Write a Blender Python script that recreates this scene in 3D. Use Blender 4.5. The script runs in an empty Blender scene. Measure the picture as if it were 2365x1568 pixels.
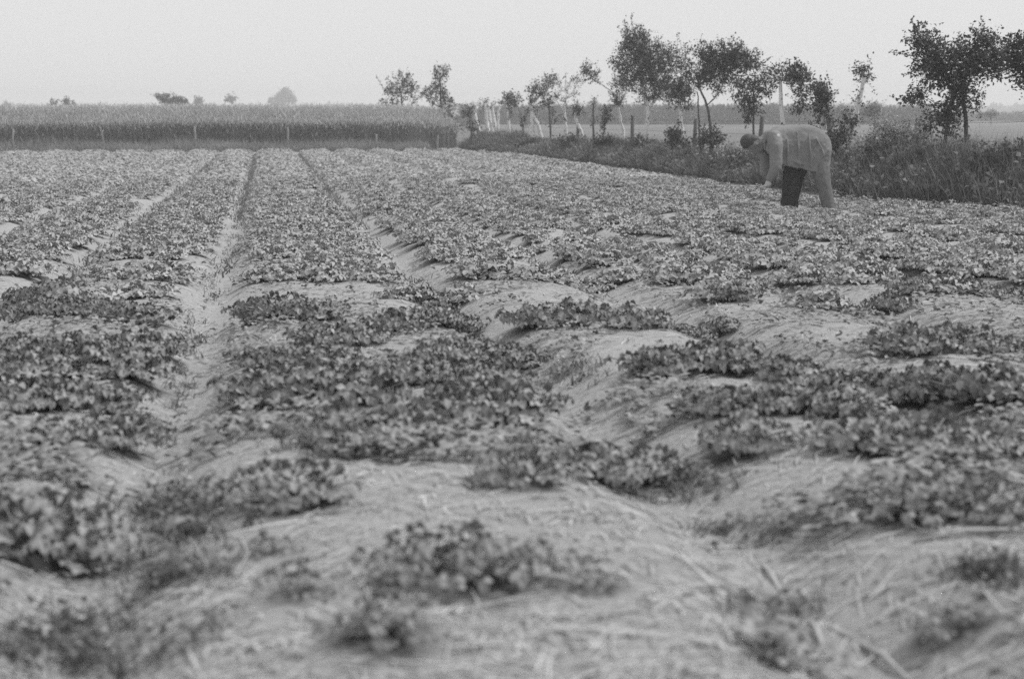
import bpy, bmesh, math, random
import numpy as np
from mathutils import Vector

random.seed(7)
rng = np.random.default_rng(11)
scene = bpy.context.scene
COL = scene.collection

# ------------------------------------------------------------------ camera
EYE = 1.28                       # eye height over the far field level
FPX = 3285.0                     # focal length in pixels of a 2365 wide view
CX, CY, HOR = 1182.5, 784.0, 262.0
PITCH = math.atan((CY - HOR) / FPX)
cam_data = bpy.data.cameras.new('camera')
cam_data.sensor_width = 36.0
cam_data.sensor_fit = 'HORIZONTAL'
cam_data.lens = 50.0
cam_data.clip_start = 0.05
cam_data.clip_end = 6000
cam_data.dof.use_dof = True
cam_data.dof.focus_distance = 12.0
cam_data.dof.aperture_fstop = 3.1
cam = bpy.data.objects.new('camera', cam_data)
COL.objects.link(cam)
cam.location = (0, 0, EYE)
cam.rotation_euler = (math.pi / 2 - PITCH, 0, 0)
scene.camera = cam

# ------------------------------------------------------------------ sky, sun, exposure
SUN_AZ = math.radians(84)        # clockwise from the view direction (+Y): from the right
SUN_EL = math.radians(56)
world = bpy.data.worlds.new('World')
scene.world = world
world.use_nodes = True
wn, wl = world.node_tree.nodes, world.node_tree.links
wn.clear()
wo = wn.new('ShaderNodeOutputWorld')
bg = wn.new('ShaderNodeBackground')
sky = wn.new('ShaderNodeTexSky')
sky.sky_type = 'NISHITA'
sky.sun_disc = False
sky.sun_elevation = SUN_EL
sky.sun_rotation = SUN_AZ
sky.dust_density = 8.0
bw = wn.new('ShaderNodeRGBToBW')
mixw = wn.new('ShaderNodeMix')
mixw.data_type = 'FLOAT'
mixw.inputs[0].default_value = 0.93      # overcast veil over the clear sky
mixw.inputs[3].default_value = 7.6
bg.inputs['Strength'].default_value = 0.0585
wl.new(sky.outputs['Color'], bw.inputs[0])
wl.new(bw.outputs[0], mixw.inputs[2])
wl.new(mixw.outputs[0], bg.inputs['Color'])
wl.new(bg.outputs[0], wo.inputs['Surface'])

sd = bpy.data.lights.new('sun', 'SUN')
sd.energy = 1.6
sd.angle = math.radians(12)
sd.color = (1.0, 1.0, 1.0)
sun = bpy.data.objects.new('sun', sd)
COL.objects.link(sun)
to_sun = Vector((math.sin(SUN_AZ) * math.cos(SUN_EL), math.cos(SUN_AZ) * math.cos(SUN_EL), math.sin(SUN_EL)))
sun.rotation_euler = to_sun.to_track_quat('Z', 'Y').to_euler()
sun.location = (0, 0, 30)

vs = scene.view_settings
vs.view_transform = 'Standard'
vs.look = 'None'
vs.exposure = 0.9
vs.gamma = 1.0
vs.use_curve_mapping = False
scene.render.engine = 'CYCLES'
scene.cycles.max_bounces = 5
scene.cycles.diffuse_bounces = 1
scene.cycles.glossy_bounces = 1
scene.cycles.transmission_bounces = 2
scene.cycles.volume_bounces = 1
scene.cycles.use_denoising = False
scene.cycles.filter_width = 1.5

# ------------------------------------------------------------------ helpers
def tag(o, label=None, cat=None, group=None, kind=None):
    if label: o['label'] = label
    if cat: o['category'] = cat
    if group: o['group'] = group
    if kind: o['kind'] = kind
    return o

def link(name, me, mat=None, parent=None, loc=None, rz=None, scale=None):
    o = bpy.data.objects.new(name, me)
    COL.objects.link(o)
    if mat is not None and me is not None and len(me.materials) == 0:
        me.materials.append(mat)
    if parent is not None: o.parent = parent
    if loc is not None: o.location = loc
    if rz is not None: o.rotation_euler = (0, 0, rz)
    if scale is not None: o.scale = (scale,) * 3 if not hasattr(scale, '__len__') else scale
    return o

def empty(name, loc, rz=0.0, scale=1.0):
    o = bpy.data.objects.new(name, None)
    o.empty_display_size = 0.1
    COL.objects.link(o)
    o.location = loc
    o.rotation_euler = (0, 0, rz)
    o.scale = (scale,) * 3
    return o

def trimesh(name, V, F, smooth=False, tone=None):
    V = np.ascontiguousarray(V, dtype=np.float32); F = np.ascontiguousarray(F, dtype=np.int32)
    me = bpy.data.meshes.new(name)
    k = F.shape[1]
    me.vertices.add(len(V)); me.vertices.foreach_set('co', V.ravel())
    me.loops.add(F.size); me.loops.foreach_set('vertex_index', F.ravel())
    me.polygons.add(len(F))
    me.polygons.foreach_set('loop_start', np.arange(0, F.size, k, dtype=np.int32))
    if smooth: me.polygons.foreach_set('use_smooth', np.ones(len(F), dtype=bool))
    if tone is not None:
        at = me.attributes.new('tone', 'FLOAT', 'POINT')
        at.data.foreach_set('value', np.ascontiguousarray(tone, dtype=np.float32))
    me.update(calc_edges=True)
    return me

class Acc:                                   # collects triangles, becomes one mesh
    def __init__(s): s.V, s.F, s.n = [], [], 0
    def add(s, V, F):
        V = np.asarray(V, float).reshape(-1, 3); F = np.asarray(F, int).reshape(-1, 3)
        s.V.append(V); s.F.append(F + s.n); s.n += len(V)
    def inst(s, tv, tf, M, T):               # template at many frames
        n, k = len(T), len(tv)
        if n == 0: return
        V = np.einsum('nij,kj->nki', M, tv) + T[:, None, :]
        F = tf[None] + (np.arange(n) * k)[:, None, None]
        s.add(V.reshape(-1, 3), F.reshape(-1, 3))
    def tube(s, pts, rad, sides=6, cap=True):
        pts = np.asarray(pts, float); rad = np.asarray(rad, float)
        n = len(pts)
        t = np.gradient(pts, axis=0); t /= np.linalg.norm(t, axis=1)[:, None] + 1e-9
        ref = np.array([0, 1.0, 0.13]); ref /= np.linalg.norm(ref)
        a = np.cross(t, ref); bad = np.linalg.norm(a, axis=1) < .2
        a[bad] = np.cross(t[bad], [1, 0, 0]); a /= np.linalg.norm(a, axis=1)[:, None]
        b = np.cross(t, a)
        th = np.arange(sides) * 2 * math.pi / sides
        V = pts[:, None] + rad[:, None, None] * (np.cos(th)[None, :, None] * a[:, None] + np.sin(th)[None, :, None] * b[:, None])
        V = V.reshape(-1, 3); F = []
        for i in range(n - 1):
            for j in range(sides):
                p, q = i * sides + j, i * sides + (j + 1) % sides
                F += [(p, q, q + sides), (p, q + sides, p + sides)]
        if cap:
            V = np.vstack([V, pts[:1], pts[-1:]]); c0 = n * sides
            for j in range(sides):
                F.append((c0, (j + 1) % sides, j)); k = (n - 1) * sides
                F.append((c0 + 1, k + j, k + (j + 1) % sides))
        s.add(V, F)
    def mesh(s, name, smooth=False): return trimesh(name, np.vstack(s.V), np.vstack(s.F), smooth)

def norm(a): return a / (np.linalg.norm(a, axis=-1, keepdims=True) + 1e-9)
def frames(n, h):
    n = norm(n); y = norm(h - (h * n).sum(-1, keepdims=True) * n); x = np.cross(y, n)
    return np.stack([x, y, n], axis=-1)
def rz_mats(a, s=1.0):
    c, q = np.cos(a), np.sin(a); M = np.zeros((len(a), 3, 3))
    M[:, 0, 0] = c; M[:, 0, 1] = -q; M[:, 1, 0] = q; M[:, 1, 1] = c; M[:, 2, 2] = 1
    return M * np.asarray(s, float).reshape(-1, 1, 1)

_tab = np.random.default_rng(5).random((256, 256))
def vnoise(x, y):
    x = np.asarray(x, float); y = np.asarray(y, float)
    xi = np.floor(x).astype(int); yi = np.floor(y).astype(int); fx = x - xi; fy = y - yi
    fx = fx * fx * (3 - 2 * fx); fy = fy * fy * (3 - 2 * fy)
    g = lambda a, b: _tab[a % 256, b % 256]
    return (g(xi, yi) * (1 - fx) + g(xi + 1, yi) * fx) * (1 - fy) + (g(xi, yi + 1) * (1 - fx) + g(xi + 1, yi + 1) * fx) * fy
def fbm(x, y, o=3):
    return sum(vnoise(x * 2 ** i + 17 * i, y * 2 ** i + 31 * i) / 2 ** i for i in range(o)) / sum(1 / 2 ** i for i in range(o))

# ------------------------------------------------------------------ grey materials
def mat(name, dark, light, scale=6.0, rough=0.8, bump=0.0, island=0.0, translucent=0.0, detail=4.0, spec=0.25, stretch=None, spots=None):
    m = bpy.data.materials.new(name); m.use_nodes = True
    N, L = m.node_tree.nodes, m.node_tree.links
    P = N['Principled BSDF']; out = N['Material Output']
    tc = N.new('ShaderNodeTexCoord'); nz = N.new('ShaderNodeTexNoise')
    nz.inputs['Scale'].default_value = scale; nz.inputs['Detail'].default_value = detail; nz.inputs['Roughness'].default_value = .6
    if stretch:
        mp = N.new('ShaderNodeMapping'); mp.inputs['Scale'].default_value = stretch
        L.new(tc.outputs['Object'], mp.inputs[0]); L.new(mp.outputs[0], nz.inputs['Vector'])
    else: L.new(tc.outputs['Object'], nz.inputs['Vector'])
    rp = N.new('ShaderNodeMapRange')
    rp.inputs[1].default_value = .3; rp.inputs[2].default_value = .7
    rp.inputs[3].default_value = dark; rp.inputs[4].default_value = light
    L.new(nz.outputs['Fac'], rp.inputs[0]); val = rp.outputs[0]
    if island:
        ge = N.new('ShaderNodeNewGeometry'); r2 = N.new('ShaderNodeMapRange')
        r2.inputs[3].default_value = 1 - island; r2.inputs[4].default_value = 1 + island
        mu = N.new('ShaderNodeMath'); mu.operation = 'MULTIPLY'
        L.new(ge.outputs['Random Per Island'], r2.inputs[0]); L.new(val, mu.inputs[0]); L.new(r2.outputs[0], mu.inputs[1]); val = mu.outputs[0]
    if spots:                                   # (scale, threshold, value): dark lenticels and lichen on bark
        n2 = N.new('ShaderNodeTexNoise'); n2.inputs['Scale'].default_value = spots[0]; n2.inputs['Detail'].default_value = 3
        r3 = N.new('ShaderNodeMapRange'); r3.inputs[1].default_value = spots[1]; r3.inputs[2].default_value = spots[1] + .06
        mx = N.new('ShaderNodeMix'); mx.data_type = 'FLOAT'; mx.inputs[3].default_value = spots[2]
        L.new(tc.outputs['Object'], n2.inputs['Vector']); L.new(n2.outputs['Fac'], r3.inputs[0]); L.new(r3.outputs[0], mx.inputs[0]); L.new(val, mx.inputs[2]); val = mx.outputs[0]
    L.new(val, P.inputs['Base Color'])
    P.inputs['Roughness'].default_value = rough
    P.inputs['Specular IOR Level'].default_value = spec
    if bump:
        b = N.new('ShaderNodeBump'); b.inputs['Strength'].default_value = bump; b.inputs['Distance'].default_value = .02
        L.new(nz.outputs['Fac'], b.inputs['Height']); L.new(b.outputs[0], P.inputs['Normal'])
    if translucent:
        tr = N.new('ShaderNodeBsdfTranslucent'); ms = N.new('ShaderNodeMixShader'); ms.inputs[0].default_value = translucent
        L.new(val, tr.inputs['Color']); L.new(P.outputs[0], ms.inputs[1]); L.new(tr.outputs[0], ms.inputs[2]); L.new(ms.outputs[0], out.inputs['Surface'])
    return m

M = {}
M['straw'] = mat('straw', .34, .47, 9, .85, island=.22)
M['crumb'] = mat('crumb', .16, .34, 9, .95, island=.5)
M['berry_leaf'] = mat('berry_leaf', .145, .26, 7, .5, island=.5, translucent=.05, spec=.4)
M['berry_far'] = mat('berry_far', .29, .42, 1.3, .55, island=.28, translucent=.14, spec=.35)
M['weed'] = mat('weed', .12, .2, 5, .6, island=.35, translucent=.2)
M['bank_grass'] = mat('bank_grass', .06, .25, 2.2, .7, island=.5, translucent=.2)
M['dry_grass'] = mat('dry_grass', .28, .42, 2, .8, island=.3, translucent=.2)
M['verge_grass'] = mat('verge_grass', .22, .34, .8, .7, island=.35, translucent=.2)
M['rye_stalk'] = mat('rye_stalk', .16, .25, .6, .7, island=.35, translucent=.15)
M['rye_ear'] = mat('rye_ear', .48, .62, .7, .7, island=.25, translucent=.3)
M['rye_body'] = mat('rye_body', .26, .40, 3.0, .9, bump=.5)
M['far_rye'] = mat('far_rye', .11, .17, .5, .9, island=.25)
M['tree_leaf'] = mat('tree_leaf', .04, .10, 3, .5, island=.5, translucent=.22, spec=.4)
M['tree_leaf_dark'] = mat('tree_leaf_dark', .03, .075, 3, .5, island=.5, translucent=.2, spec=.4)
M['herb_leaf'] = mat('herb_leaf', .25, .36, 3, .6, island=.35, translucent=.2)
M['far_leaf'] = mat('far_leaf', .06, .11, 1, .7, island=.3)
M['bark'] = mat('bark', .05, .12, 14, .9, bump=.6, stretch=(1, 1, .35))
M['pale_bark'] = mat('pale_bark', .58, .76, 10, .8, bump=.5, stretch=(1, 1, .4), spots=(16, .60, .08))
M['post_wood'] = mat('post_wood', .2, .32, 12, .9, bump=.4, stretch=(1, 1, .2))
M['dark_post'] = mat('dark_post', .07, .13, 12, .9, bump=.4, stretch=(1, 1, .2))
M['wire'] = mat('wire', .08, .12, 30, .5)
M['jacket'] = mat('jacket', .17, .23, 4, .92, bump=.3, spec=.1)
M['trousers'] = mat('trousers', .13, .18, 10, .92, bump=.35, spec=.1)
M['tanned_skin'] = mat('tanned_skin', .15, .2, 20, .6)
M['skin'] = mat('skin', .38, .46, 20, .6)
M['hair'] = mat('hair', .035, .07, 40, .6, stretch=(1, 1, 1))
M['shirt'] = mat('shirt', .3, .36, 20, .9)
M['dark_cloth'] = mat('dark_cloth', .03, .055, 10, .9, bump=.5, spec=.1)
M['boot'] = mat('boot', .02, .04, 20, .5)

# ------------------------------------------------------------------ pixel <-> world (for reading the layout off the photograph)
cp, sp = math.cos(PITCH), math.sin(PITCH)
def ray(px, py):
    a = (px - CX) / FPX; b = -(py - CY) / FPX
    return np.array([a, cp + b * sp, -sp + b * cp])
def at_depth(px, py, D):
    d = ray(px, py); t = D / d[1]
    return np.array([0, 0, EYE]) + d * t
def project(P):
    P = np.asarray(P, float) - np.array([0, 0, EYE])
    z = P[..., 1] * cp - P[..., 2] * sp; y = P[..., 1] * sp + P[..., 2] * cp
    return CX + FPX * P[..., 0] / z, CY - FPX * y / z, z

# ------------------------------------------------------------------ the lie of the land: beds run along v, u is across them
ROW = math.atan((620 - CX) / FPX)
EU = np.array([math.cos(ROW), -math.sin(ROW)]); EV = np.array([math.sin(ROW), math.cos(ROW)])
def to_uv(x, y): return x * EU[0] + y * EU[1], x * EV[0] + y * EV[1]
def to_xy(u, v): return u * EU[0] + v * EV[0], u * EU[1] + v * EV[1]
FURROWS = np.array([-0.36 - 1.12 * k for k in range(28, 0, -1)] + [-0.36, 1.02] + [1.02 + 1.12 * k for k in range(1, 9)])
FIELD_END = 48.5
def base_z(v): return 0.5 * np.exp(-np.maximum(v, -1.0) / 9.0)
def base_hit(px, py):
    d = ray(px, py); t = 10.0
    for _ in range(60):
        p = np.array([0, 0, EYE]) + d * t
        z = base_z(to_uv(p[0], p[1])[1]); t += (z - p[2]) / d[2] * .7
    return p
_e = np.array([to_uv(*base_hit(px, py)[:2]) for px, py in [(1050, 345), (1400, 386), (1750, 436), (2060, 471), (2365, 498), (2800, 535)]])
_o = np.argsort(_e[:, 1]); EDGE_U, EDGE_V = _e[_o, 0], _e[_o, 1]
def edge_u(v): return np.interp(v, EDGE_V, EDGE_U)
def left_end(u): return FIELD_END - np.clip((-u - 8.0), 0, 6) * 1.1
def in_field(u, v): return (u < edge_u(v)) & (v < left_end(u)) & (u > -31) & (v > -2)
def furrow_dist(u): return np.min(np.abs(np.asarray(u)[..., None] - FURROWS), axis=-1)
def ground_z(x, y):
    x = np.asarray(x, float); y = np.asarray(y, float)
    u, v = to_uv(x, y); z = base_z(v)
    w = .035 * (fbm(u * .6 + 40, v * .35) - .5)
    fd = furrow_dist(u + w * 4)
    m = np.clip((edge_u(v) - u) / .25, 0, 1) * np.clip((left_end(u) - v) / .4, 0, 1) * np.clip((u + 31) * 2, 0, 1)
    near = np.exp(-np.maximum(v, 0) / 30)
    bed = -(.07 + .035 * near) * np.exp(-(fd / .17) ** 2) + .02 * np.clip(fd / .5, 0, 1)
    lump = .018 * (fbm(u * 2.1, v * 2.1) - .5) + .034 * (fbm(u * 7, v * 7, 4) - .5)
    bank = np.clip((u - edge_u(v)) / .5, 0, 1) * np.clip(1 - (u - edge_u(v) - 2.2) / 1.2, 0, 1) * .10
    return z + m * (bed + lump) + (1 - m) * bank
def ground_hit(px, py):
    d = ray(px, py); t = 4.0
    for _ in range(80):
        p = np.array([0, 0, EYE]) + d * t
        t += (float(ground_z(p[0], p[1])) - p[2]) / d[2] * .5
    return p

def ground_hits(px, py):
    a = (px - CX) / FPX; b = -(py - CY) / FPX
    d = np.stack([a, cp + b * sp, -sp + b * cp], -1); t = np.full(len(px), 4.0)
    for _ in range(80):
        p = np.array([0, 0, EYE]) + d * t[:, None]
        t += (ground_z(p[:, 0], p[:, 1]) - p[:, 2]) / d[:, 2] * .5
    return p

# ------------------------------------------------------------------ ground sheet
def steps(lo, hi, fine_lo, fine_hi, d, grow):
    a = list(np.arange(fine_lo, fine_hi, d)); s = d
    while a[-1] < hi: s *= grow; a.append(min(a[-1] + s, hi))
    s = d; b = []; c = fine_lo
    while c > lo: s *= grow; c = max(c - s, lo); b.append(c)
    return np.array(b[::-1] + a)
us = steps(-900, 900, -15, 12, .08, 1.25)
vs_ = [-60, -30, -15, -8, -4, -2, -1, 0]
v = 0.4; s = .045
while v < 950:
    vs_.append(v); s *= 1.006 if v < 16 else (1.012 if v < 50 else 1.12); v += s
vs_ = np.array(vs_)
UU, VV = np.meshgrid(us, vs_)
GX, GY = to_xy(UU, VV)
GZ = ground_z(GX, GY)
nu, nv = len(us), len(vs_)
idx = np.arange(nu * nv).reshape(nv, nu)
Q = np.stack([idx[:-1, :-1], idx[:-1, 1:], idx[1:, 1:], idx[1:, :-1]], -1).reshape(-1, 4)
field = in_field(UU, VV).astype(float)
gm = trimesh('ground_sheet', np.stack([GX, GY, GZ], -1).reshape(-1, 3), Q, True, field.ravel())

gmat = bpy.data.materials.new('soil_and_meadow'); gmat.use_nodes = True
N, L = gmat.node_tree.nodes, gmat.node_tree.links
P = N['Principled BSDF']; P.inputs['Roughness'].default_value = .95; P.inputs['Specular IOR Level'].default_value = .1
tc = N.new('ShaderNodeTexCoord')
def noise(scale, detail=5, rough=.6, vec=None):
    n = N.new('ShaderNodeTexNoise'); n.inputs['Scale'].default_value = scale; n.inputs['Detail'].default_value = detail; n.inputs['Roughness'].default_value = rough
    L.new(vec or tc.outputs['Object'], n.inputs['Vector']); return n.outputs['Fac']
def remap(s, a, b, c, d):
    r = N.new('ShaderNodeMapRange'); L.new(s, r.inputs[0])
    for i, q in enumerate((a, b, c, d)): r.inputs[i + 1].default_value = q
    return r.outputs[0]
def mixf(f, a, b):
    x = N.new('ShaderNodeMix'); x.data_type = 'FLOAT'; L.new(f, x.inputs[0]); L.new(a, x.inputs[2]); L.new(b, x.inputs[3]); return x.outputs[0]
mp = N.new('ShaderNodeMapping'); mp.inputs['Rotation'].default_value = (0, 0, ROW + .2); mp.inputs['Scale'].default_value = (55, 80, 70)
L.new(tc.outputs['Object'], mp.inputs[0])
fibre = noise(1.0, 4, .7, mp.outputs[0])
mult = N.new('ShaderNodeMath'); mult.operation = 'MULTIPLY'
L.new(remap(noise(45, 8, .8),   .3, .7, .25, .46), mult.inputs[0]); L.new(remap(fibre, .3, .7, .8, 1.15), mult.inputs[1])
meadow = remap(noise(.12, 8, .65), .3, .7, .11, .19)
at = N.new('ShaderNodeAttribute'); at.attribute_name = 'tone'
so = N.new('ShaderNodeAttribute'); so.attribute_name = 'soil'  # mask of the shade painted on the ground beneath the plants
plant_shade = remap(noise(40, 5, .7), .3, .7, .045, .10)
L.new(mixf(at.outputs['Fac'], meadow, mixf(so.outputs['Fac'], mult.outputs[0], plant_shade)), P.inputs['Base Color'])
bp = N.new('ShaderNodeBump'); bp.inputs['Strength'].default_value = .8; bp.inputs['Distance'].default_value = .015
L.new(noise(70, 6, .75), bp.inputs['Height']); L.new(bp.outputs[0], P.inputs['Normal'])
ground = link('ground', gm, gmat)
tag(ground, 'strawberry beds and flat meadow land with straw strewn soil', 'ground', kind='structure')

# ------------------------------------------------------------------ strawberry leaves
def leaflet(length, width, fold, droop, seed):
    r = np.random.default_rng(seed)
    ts = [.22, .52, .82]; hw = [.34, .5, .36]
    V = [(0, 0, 0)]
    for t, h in zip(ts, hw):
        z = -droop * t * t
        V += [(-h * width, t * length + r.normal(0, .002), z + fold * h * 2), (0, t * length, z), (h * width, t * length + r.normal(0, .002), z + fold * h * 2)]
    V.append((0, length, -droop))
    F = [(0, 2, 1), (0, 3, 2)]
    for i in range(2):
        a = 1 + 3 * i
        for k in (0, 1): F += [(a + k, a + k + 1, a + k + 4), (a + k, a + k + 4, a + k + 3)]
    F += [(7, 8, 10), (8, 9, 10)]
    return np.array(V), np.array(F)
def leaf_variant(reach, height, seed, size=.024, flat=1.0):         # petiole rising from the crown of the plant, three toothed leaflets
    r = np.random.default_rng(seed); A = Acc()
    tipp = np.array([r.normal(0, .012), reach, height])
    A.tube([(0, 0, 0), (tipp[0] * .4, reach * .55, height * .72), tipp], [.0022, .0018, .0014], 3, False)
    tilt = (.15 + reach * 4.0 + r.normal(0, .22)) * flat
    n = np.array([r.normal(0, .25), math.sin(tilt), math.cos(tilt)])
    head = np.array([0, 1.0, -.1])
    F0 = frames(n[None], head[None])[0]
    for k, ang in enumerate((0, 1.45 + r.normal(0, .15), -1.45 + r.normal(0, .15))):
        sc = (1.0 if k == 0 else .9) * r.uniform(.85, 1.15)
        V, F = leaflet(size * sc, size * .92 * sc, r.uniform(.003, .012), r.uniform(.002, .018), seed * 3 + k)
        c, q = math.cos(ang), math.sin(ang)
        R = np.array([[c, -q, 0], [q, c, 0], [0, 0, 1]])
        A.add((V @ R.T) @ F0.T + tipp, F)
    return A
NV = 14
reaches = np.linspace(.015, .155, NV)
LEAF = [leaf_variant(rc, .105 - .055 * (rc / .165) ** 2 + random.uniform(-.035, .015), 100 + i) for i, rc in enumerate(reaches)]
LEAF_ARR = [(np.vstack(a.V), np.vstack(a.F)) for a in LEAF]
LEAF_MESH = [trimesh('strawberry_leaf', V, F, True) for V, F in LEAF_ARR]
for me in LEAF_MESH: me.materials.append(M['berry_leaf'])
def leaf_plan(n, seed):
    r = np.random.default_rng(seed); k = np.minimum((np.sqrt(r.random(n)) * NV).astype(int), NV - 1)
    return k, r.uniform(0, 2 * math.pi, n), r.uniform(.6, 1.3, n)
PLANT = []
for sd_ in range(12):
    A = Acc(); k, a, s = leaf_plan(150 + 6 * (sd_ % 5), 900 + sd_)
    for i in range(len(k)):
        A.inst(*LEAF_ARR[k[i]], rz_mats(a[i:i + 1], s[i:i + 1]), np.zeros((1, 3)))
    me = A.mesh('strawberry_plant', True); me.materials.append(M['berry_leaf']); PLANT.append(me)

MIDLEAF = [leaf_variant(rc, .10 - .05 * (rc / .165) ** 2 + random.uniform(-.03, .012), 300 + i, .034, .6) for i, rc in enumerate(reaches)]
MIDLEAF = [(np.vstack(a.V), np.vstack(a.F)) for a in MIDLEAF]
MIDPLANT = []
for sd_ in range(10):
    A = Acc(); k, a, s = leaf_plan(84, 1900 + sd_)
    for i in range(len(k)):
        A.inst(*MIDLEAF[k[i]], rz_mats(a[i:i + 1], s[i:i + 1]), np.zeros((1, 3)))
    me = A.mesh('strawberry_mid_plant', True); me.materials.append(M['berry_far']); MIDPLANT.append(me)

# rows of clumps read off the photograph: x0, x1, y of the foot, size, plants per row depth, where it is
SEG = [
 (-60, 180, 1315, 1.15, 'big dark clump at lower left frame edge'),
 (530, 735, 1200, 1.0, 'broad leaved clump on the bed brow by the straw furrow'),
 (900, 1210, 1385, .78, 'blurred front clump lowest in the middle bed'),
 (1075, 1300, 1155, .95, 'clump standing on the bare straw crest of the middle bed'),
 (720, 960, 1050, 1.05, 'shadowed clump above the bare straw crest of the middle bed'),
 (970, 1240, 1005, 1.0, 'clump behind the bare straw crest, right end of its row'),
 (1340, 1485, 1120, 1.0, 'small clump at the right brow of the middle bed'),
 (580, 900, 950, 1.0, 'long dark clump second behind the bare straw crest'),
 (880, 1060, 905, .9, 'clump ending the second row behind the straw crest'),
 (1670, 1850, 1065, .95, 'clump left in the dark row beyond the lower right straw patch'),
 (1900, 2120, 1065, 1.05, 'middle clump in the dark row beyond the lower right straw patch'),
 (2130, 2400, 1085, 1.0, 'right frame edge clump in the dark row by straw'),
 (2090, 2380, 1225, .95, 'lower right clump beside the long straws'),
 (1490, 1760, 885, .95, 'long clump before the right straw patch, its left half'),
 (1780, 2060, 900, 1.0, 'long clump before the right straw patch, its right half'),
 (2090, 2400, 840, .95, 'clump at the right frame edge above the straw patch'),
 (1200, 1540, 775, 1.0, 'mounded clump in the middle right with dark shade below'),
 (-50, 280, 970, .85, 'stalky low row in the left bed beside the furrow'),
 (-50, 330, 905, .95, 'dark row in the left bed behind the stalky one'),
 (40, 270, 1050, .75, 'thin front row in the left bed'),
 (20, 205, 725, 1.1, 'dark clump in the left bed near the frame edge'),
 (240, 370, 840, 1.05, 'round clump at the furrow side of the left bed'),
 (0, 230, 845, .85, 'low row left of the round clump in the left bed'),
 (0, 350, 770, .9, 'ragged row in the middle of the left bed'),
 (230, 400, 705, .95, 'row by the furrow in the left bed'),
 (560, 760, 760, 1.0, 'dark edged clump on the left of the middle bed'),
 (660, 880, 815, .9, 'clump in the middle bed below the dark edged one'),
 (570, 800, 870, .8, 'low row in the middle bed above the long dark clump'),
 (900, 1090, 785, .9, 'clump across from the mounded one, left of the furrow'),
 (880, 1100, 705, .9, 'row on the middle bed near its right furrow'),
 (960, 1200, 865, .85, 'clump on the right slope of the middle bed'),
 (1040, 1220, 935, .85, 'clump low on the right slope of the middle bed'),
 (1640, 1960, 985, .8, 'mottled low row between the two right straw patches'),
 (2060, 2400, 950, .95, 'row behind the dark row at the right frame edge'),
 (1600, 1760, 710, .9, 'clump right of the mounded one across the furrow'),
 (1850, 2120, 725, .95, 'dark rimmed row above the right straw patch'),
 (2090, 2400, 700, .95, 'row at the right edge above the straw patch'),
 (1660, 1900, 660, .9, 'row beyond the pale hollow on the right'),
 (1200, 1480, 660, .9, 'low row behind the mounded clump'),
 (1480, 1700, 770, .6, 'scattered sprigs beside the mounded clump'),
 (2190, 2330, 1490, .65, 'sparse dark sprigs in the lower right corner'),
 (780, 930, 1545, .6, 'sparse sprigs at the bottom of the middle bed'),
 (600, 680, 1425, .55, 'small sprig by the lower left furrow side'),
 (1330, 1420, 1400, .45, 'faint sprig on the straw low in the middle'),
 (560, 640, 1300, .5, 'lone torn sprig on the straw brow'),
]
plants = []                                    # dist, pos, scale, label, group, hero
ORD = ['first', 'second', 'third', 'fourth', 'fifth', 'sixth', 'seventh', 'eighth', 'ninth', 'tenth']
occupied = []
for (x0, x1, yb, size, where) in SEG:
    a, b = ground_hit(x0 + 12, yb - 12), ground_hit(x1 - 12, yb - 12)
    n = max(1, int(round(np.linalg.norm(b - a) / (.165 * size)))) 
    for i in range(n):
        t = (i + .5) / n + random.uniform(-.15, .15) / n
        p = a + (b - a) * t
        x, y = p[0] + random.uniform(-.02, .02), p[1] + random.uniform(-.02, .06) + .09 * size
        z = float(ground_z(x, y)) - .008
        lab = f'{ORD[min(i, 9)]} plant from left, {where}' if n > 1 else f'strawberry plant, {where}'
        plants.append((math.hypot(x, y), (x, y, z), size * random.uniform(.85, 1.1), lab, 'strawberry plants in the front clumps', True))
        occupied.append((x, y))
occupied = np.array(occupied)

# the other plants: matted rows that close up with distance
sp_u, sp_v = .235, .25
gu, gv = np.meshgrid(np.arange(-17, 9.5, sp_u), np.arange(1.6, 48.5, sp_v))
gu = gu.ravel() + rng.uniform(-.1, .1, gu.size); gv = gv.ravel() + rng.uniform(-.1, .1, gv.size)
gx, gy = to_xy(gu, gv)
dist = np.hypot(gx, gy)
ok = in_field(gu + .12, gv + .1)
fd = furrow_dist(gu)
cov = fbm(gu * 1.0 + 3, gv * 1.9 + 8, 3)
thr = np.interp(dist, [6.0, 8.5, 12, 18, 30, 48], [.55, .50, .44, .39, .35, .33])
main = np.minimum(np.abs(gu + .36), np.abs(gu - 1.02))
thr = thr - .05 * np.clip((-.4 - gu) / .3, 0, 1)
person_spot = (np.abs(gx - 4.0) < 1.2) & (np.abs(gy - 18.6) < 1.6)
ok &= ((cov > thr) | person_spot) & (fd > np.interp(dist, [6, 9, 13, 18, 25, 47], [.17, .16, .18, .2, .21, .21])) & (main > np.interp(dist, [6, 11, 18, 45], [.26, .22, .10, .10]))
px, py, pz = project(np.stack([gx, gy, ground_z(gx, gy)], -1))
ok &= (py < 655) | (px < -120) | (px > 2480)
ok &= np.abs(gx) < gy * .40 + 2.2
ok &= (py < 1500)
sel = np.where(ok)[0]
rest = []
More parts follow.
